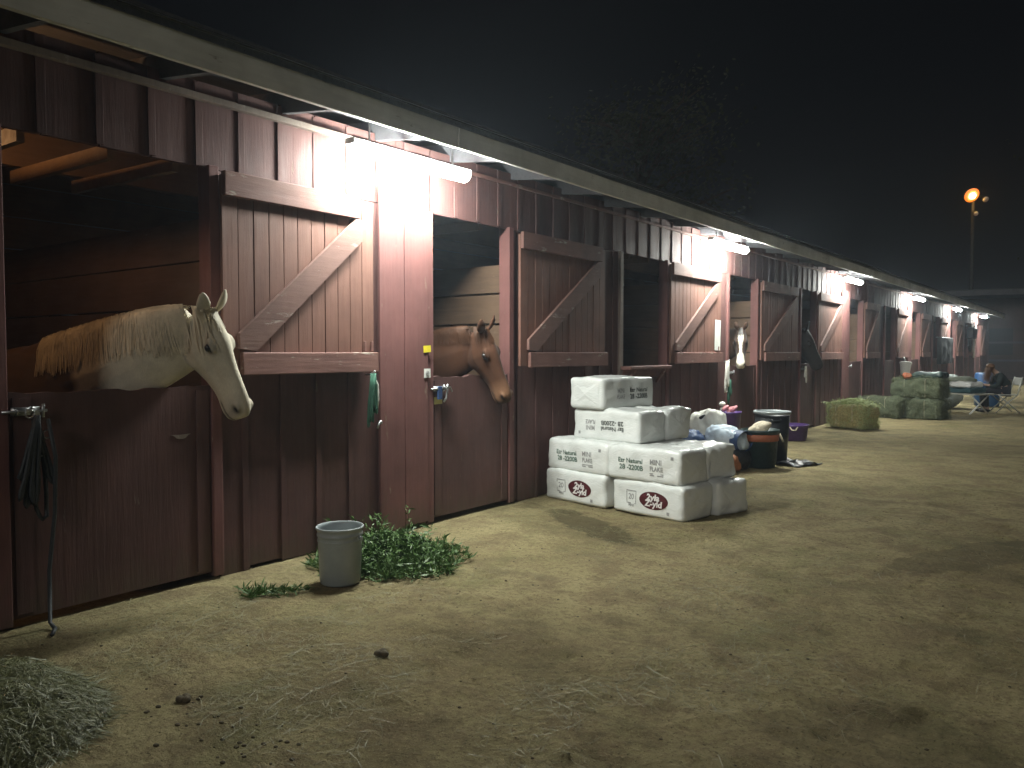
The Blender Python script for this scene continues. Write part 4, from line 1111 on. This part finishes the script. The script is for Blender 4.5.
def skin_obj(name, pts, edges, m, parent, sub=2):
    me = bpy.data.meshes.new(name); me.from_pydata([p[:3] for p in pts], edges, []); ensure_skin(me); me.materials.append(m)
    o = link(bpy.data.objects.new(name, me)); o.modifiers.new('skin', 'SKIN'); ly = me.skin_vertices[0]
    for i, p in enumerate(pts):
        ly.data[i].radius = (p[3], p[3]); ly.data[i].use_root = (i == 0)
    sb = o.modifiers.new('sub', 'SUBSURF'); sb.levels = sub; sb.render_levels = sub
    dg = bpy.context.evaluated_depsgraph_get(); m2 = bpy.data.meshes.new_from_object(o.evaluated_get(dg)); m2.name = name
    bpy.data.objects.remove(o); m2.polygons.foreach_set('use_smooth', [True] * len(m2.polygons))
    o = link(bpy.data.objects.new(name, m2)); o.parent = parent
    return o
pts = [(-.06, 0, .53, .12), (.02, 0, .70, .12), (.14, 0, .86, .13), (.20, 0, .95, .07), (.26, 0, 1.01, .052), (.31, 0, 1.05, .085), (.345, 0, 1.075, .09), (.365, 0, 1.03, .06)]
ed = [(i, i + 1) for i in range(7)]
def chain(start, lst):
    p = start
    for q in lst: pts.append(q); ed.append((p, len(pts) - 1)); p = len(pts) - 1
    return p
for s_ in (-1, 1):
    chain(0, [(.02, .09 * s_, .52, .085), (.24, .11 * s_, .53, .072), (.44, .12 * s_, .51, .058), (.43, .12 * s_, .30, .052), (.40, .12 * s_, .09, .038), (.44, .12 * s_, .045, .036), (.55, .13 * s_, .03, .028)])
    w = chain(2, [(.14, .17 * s_, .88, .06), (.20, .21 * s_, .72, .046), (.27, .22 * s_, .63, .04), (.40, .12 * s_, .66, .030), (.47, .08 * s_, .67, .026), (.51, .07 * s_, .67, .024)])
    for k, (dy, dl) in enumerate(((-.022, .07), (-.008, .08), (.008, .075), (.022, .06))):
        chain(w, [(.54, (.07 + dy) * s_, .672, .009), (.54 + dl * .5, (.07 + dy) * s_, .665, .009), (.54 + dl * .8, (.07 + dy) * s_, .645, .008)])
    chain(w - 1, [(.49, .05 * s_, .69, .010), (.525, .035 * s_, .695, .009)])
skin_obj('body', pts, ed, M['skin'], PER)
pts = [(-.06, 0, .55, .15), (.02, 0, .70, .15), (.13, 0, .86, .155), (.19, 0, .935, .085)]; ed = [(0, 1), (1, 2), (2, 3)]
for s_ in (-1, 1): chain(2, [(.14, .18 * s_, .88, .08), (.20, .22 * s_, .72, .064), (.27, .23 * s_, .63, .058), (.38, .135 * s_, .657, .045)])
skin_obj('jacket', pts, ed, M['jacket'], PER)
pts = [(-.06, 0, .53, .14)]; ed = []
for s_ in (-1, 1): chain(0, [(.02, .09 * s_, .53, .105), (.24, .11 * s_, .535, .088), (.45, .12 * s_, .515, .074), (.44, .12 * s_, .30, .066), (.41, .12 * s_, .12, .055)])
skin_obj('trousers', pts, ed, M['jeans'], PER)
for s_ in (-1, 1):
    b = MB(); b.ell((.47, .125 * s_, .05), [(.13, 0, 0), (0, .05, 0), (0, 0, .048)], 12, 8); b.build('shoe', M['blackbag'], PER, True)
rr2 = random.Random(2); b = MB()
b.ell((.32, 0, 1.105), [(.10, 0, 0), (0, .092, 0), (0, 0, .075)], 14, 9)
for i in range(150):
    s_ = rr2.uniform(-1, 1); p = V((.31 + rr2.uniform(-.06, .06), s_ * .085, 1.13 - .02 * abs(s_))); q = V((.36 + rr2.uniform(-.05, .1), s_ * .13, .78 + rr2.uniform(-.08, .06)))
    b.ribbon([p, p.lerp(q, .3) + V((.02, s_ * .03, .03)), p.lerp(q, .65) + V((.02, s_ * .02, 0)), q], .026, (rr2.uniform(-.4, .4), 1, 0))
b.build('hair', M['hairb'], PER, True, fix=False)

# ------------------------------------------------------------------ far barn, light pole, trees
FB = thing('far_barn', 'dark low barn crossing the far end of the aisle', 'barn', (4, 50, 0), R(6))
M['farwall'] = wood('far_barn_wall', (.075, .045, .038), (.11, .07, .06), (.09, .07, .06), wamt=.64)
b = MB(); b.box(-18, 40, 0, 6, 0, 4.3); b.build('wall', M['farwall'], FB)
b = MB(); b.box(-19, 41, -.9, 7, 4.5, 4.75); b.build('roof', M['roof'], FB)
b = MB(); b.box(-19, 41, -.96, -.92, 4.42, 4.70); b.build('fascia', M['soffit'], FB)
for k in range(8):
    b = MB(); b.box(-9 + k * 4.2, -7.8 + k * 4.2, -.05, -.004, 1.3, 2.7); b.build('dark_doorway_panel', M['blackbag'], FB)  # black panels on the solid wall, for the dark inside doorways
    b = MB(); b.box(-11.5 + k * 4.2, -11.38 + k * 4.2, -.055, -.004, 0, 4.3); b.build('post', M['farwall'], FB)
b = MB(); b.box(-18, 40, -.10, -.06, 1.9, 2.0); b.build('rail', M['soffit'], FB)
b = MB(); b.box(-18, 40, -.10, -.06, .95, 1.05); b.build('rail', M['soffit'], FB)
SG = thing('wall_sign', 'dull brown panel under the eave of the far barn', 'sign', (2.4, 48.9, 3.75), R(6))
b = MB(); b.box(-1.1, 1.1, .0, .06, -.45, .45); b.build('panel', plain('brown_panel', (.16, .10, .08), .8, .2, 3, 0, .1), SG)
b = MB(); b.box(-1.15, 1.15, -.02, -.004, .40, .46); b.box(-1.15, 1.15, -.02, -.004, -.46, -.40); b.build('frame', M['soffit'], SG)
for x in (-.9, .9):
    b = MB(); b.box(x - .05, x + .05, .064, .76, .3, .4); b.build('bracket', M['steel'], SG)

LPX, LPY = -3.9, 68.5
LP = thing('light_pole', 'tall light pole with a glowing orange lamp beyond the stable', 'light pole', (LPX, LPY, 0))
M['pole'] = plain('dark_pole', (.05, .048, .045), .7, .2, 5, 0, .1)
b = MB(); b.tube([(0, 0, 0), (0, 0, 7), (0, 0, 13.4)], [.17, .14, .10], 14); b.build('pole', M['pole'], LP, True)
b = MB(); b.tube([V((0, 0, 13.0)) - RT * .5, V((0, 0, 13.0)) + RT * .75], .06); b.build('crossarm', M['pole'], LP, True)
M['sodium'] = emit('sodium_lens', (1.0, .22, .012), 1.6)  # lens made extra wide and orange to carry the lamp's glow
M['sodium_core'] = emit('sodium_core', (1.0, .55, .12), 45)
M['dimlens'] = emit('dim_lens', (1.0, .45, .12), .07)
BK = V((math.sin(YAW), -math.cos(YAW), 0))
for (o, z, lens, r) in ((-.28, 13.05, 'sodium', .55), (.75, 12.75, 'dimlens', .22), (.05, 11.7, 'dimlens', .18)):
    c = RT * o + UP * z + BK * .25; ax = (BK * .85 - UP * .5).normalized(); u = RT; w = ax.cross(u)
    ring = lambda k, q: [c + ax * q + (u * math.cos(a) + w * math.sin(a)) * k for a in [6.2832 * i / 16 for i in range(16)]]
    b = MB(); b.loft([ring(r * .4, -.35), ring(r * .8, -.2), ring(r, 0.0), ring(r * 1.02, .06)], True); hd = b.build('lamp_head', M['pole'], LP, True)
    b = MB(); b.loft([ring(r * .98, .065), ring(r * .8, .13), ring(r * .3, .17)], True); b.build('lens', M[lens], hd, True)
    if lens == 'sodium':
        b = MB(); b.ell(c + ax * .2, [u * .24, w * .24, ax * .12], 14, 8); b.build('hot_core', M['sodium_core'], hd, True)

def tree(name, label, loc, h, cr, nleaf, seed, ls=.14):
    T = thing(name, label, 'tree', loc); rr = random.Random(seed); b = MB(); tips = []
    b.tube([(0, 0, 0), (.1, 0, h * .25), (0, .15, h * .5), (.1, 0, h * .8)], [.28, .22, .16, .06], 10)
    for i in range(16):
        z = h * rr.uniform(.32, .85); a = rr.uniform(0, 6.28); L_ = cr * rr.uniform(.6, 1.0) * (1.15 - .5 * abs(z / h - .55))
        e = V((math.cos(a) * L_, math.sin(a) * L_, z + L_ * rr.uniform(.15, .6))); s0 = V((0, 0, z)); m_ = s0.lerp(e, .5) + V((0, 0, .25))
        b.tube([s0, m_, e], [.09, .05, .02], 6); tips += [e, m_.lerp(e, .5), m_]
        for k in range(3):
            q = m_.lerp(e, rr.random()) + V((rr.uniform(-1, 1), rr.uniform(-1, 1), rr.uniform(-.3, .8))) * cr * .3; b.tube([m_.lerp(e, .4), q], [.03, .01], 5); tips.append(q)
    b.build('trunk', M['bark'], T, True); c = MB()
    for i in range(nleaf):
        t = rr.choice(tips); p = t + V((rr.gauss(0, 1), rr.gauss(0, 1), rr.gauss(0, .8))) * cr * .16
        e = V((rr.uniform(-1, 1), rr.uniform(-1, 1), rr.uniform(-.9, .5))).normalized() * ls * rr.uniform(.6, 1.3); s_ = e.orthogonal().normalized() * ls * .32
        c.add([p, p + e * .5 + s_, p + e, p + e * .5 - s_], [(0, 1, 2, 3)])
    c.build('crown', M['foliage'], T, fix=False)
M['bark'] = plain('bark', (.09, .065, .045), .9, .35, 12, 0, .6)
M['foliage'] = leaf_mat('foliage', (.03, .04, .018), (.06, .07, .03))
tree('broadleaf_tree', 'dim leafy tree rising behind the stable roof under the night sky', (-8.2, 24.0, 0), 10.4, 3.0, 4200, 3, .17)
tree('broadleaf_tree', 'leafy tree whose branch tips enter the right edge of the picture', (4.5, 32.0, 0), 9.3, 2.9, 4200, 8, .17)

# ------------------------------------------------------------------ light: night sky, faint moon-like yard light
w = bpy.data.worlds.new('World'); sc.world = w; w.use_nodes = True
N, L = w.node_tree.nodes, w.node_tree.links; bg = N['Background']
tc = N.new('ShaderNodeTexCoord'); sp = N.new('ShaderNodeSeparateXYZ'); L.new(tc.outputs['Generated'], sp.inputs[0])
rp = N.new('ShaderNodeValToRGB'); L.new(sp.outputs['Z'], rp.inputs['Fac'])
rp.color_ramp.elements[0].position = 0; rp.color_ramp.elements[0].color = (.0042, .0037, .0036, 1)
rp.color_ramp.elements[1].position = .3; rp.color_ramp.elements[1].color = (.0019, .0020, .0026, 1)
L.new(rp.outputs['Color'], bg.inputs['Color']); bg.inputs['Strength'].default_value = 1.0
sun = bpy.data.lights.new('moon', 'SUN'); so = link(bpy.data.objects.new('moon', sun))
sun.energy = .44; sun.angle = R(9); sun.color = (1.0, .97, .88)
so.rotation_euler = V((.31, -.82, .46)).to_track_quat('Z', 'Y').to_euler()

sc.view_settings.view_transform = 'Standard'; sc.view_settings.look = 'None'; sc.view_settings.exposure = 0; sc.view_settings.gamma = 1
sc.cycles.use_denoising = True; sc.cycles.max_bounces = 6; sc.cycles.diffuse_bounces = 4; sc.cycles.sample_clamp_indirect = 6

# ------------------------------------------------------------------ thin haze added for the lens glow around the lamps
def haze(density):
    m = bpy.data.materials.new('haze'); m.use_nodes = True; nt = m.node_tree
    for n_ in list(nt.nodes):
        if n_.type != 'OUTPUT_MATERIAL': nt.nodes.remove(n_)
    pv = nt.nodes.new('ShaderNodeVolumePrincipled'); pv.inputs['Color'].default_value = (.74, .85, 1.0, 1); pv.inputs['Density'].default_value = density; pv.inputs['Anisotropy'].default_value = .55
    nt.links.new(pv.outputs['Volume'], [n_ for n_ in nt.nodes if n_.type == 'OUTPUT_MATERIAL'][0].inputs['Volume'])
    b = MB(); b.box(-900, 900, -900, 900, -1.2, 16); o = b.build('haze', m); tag(o, kind='stuff', label='thin haze added for the lens glow around the strip lights')
haze(.0030)
sc.cycles.volume_bounces = 0
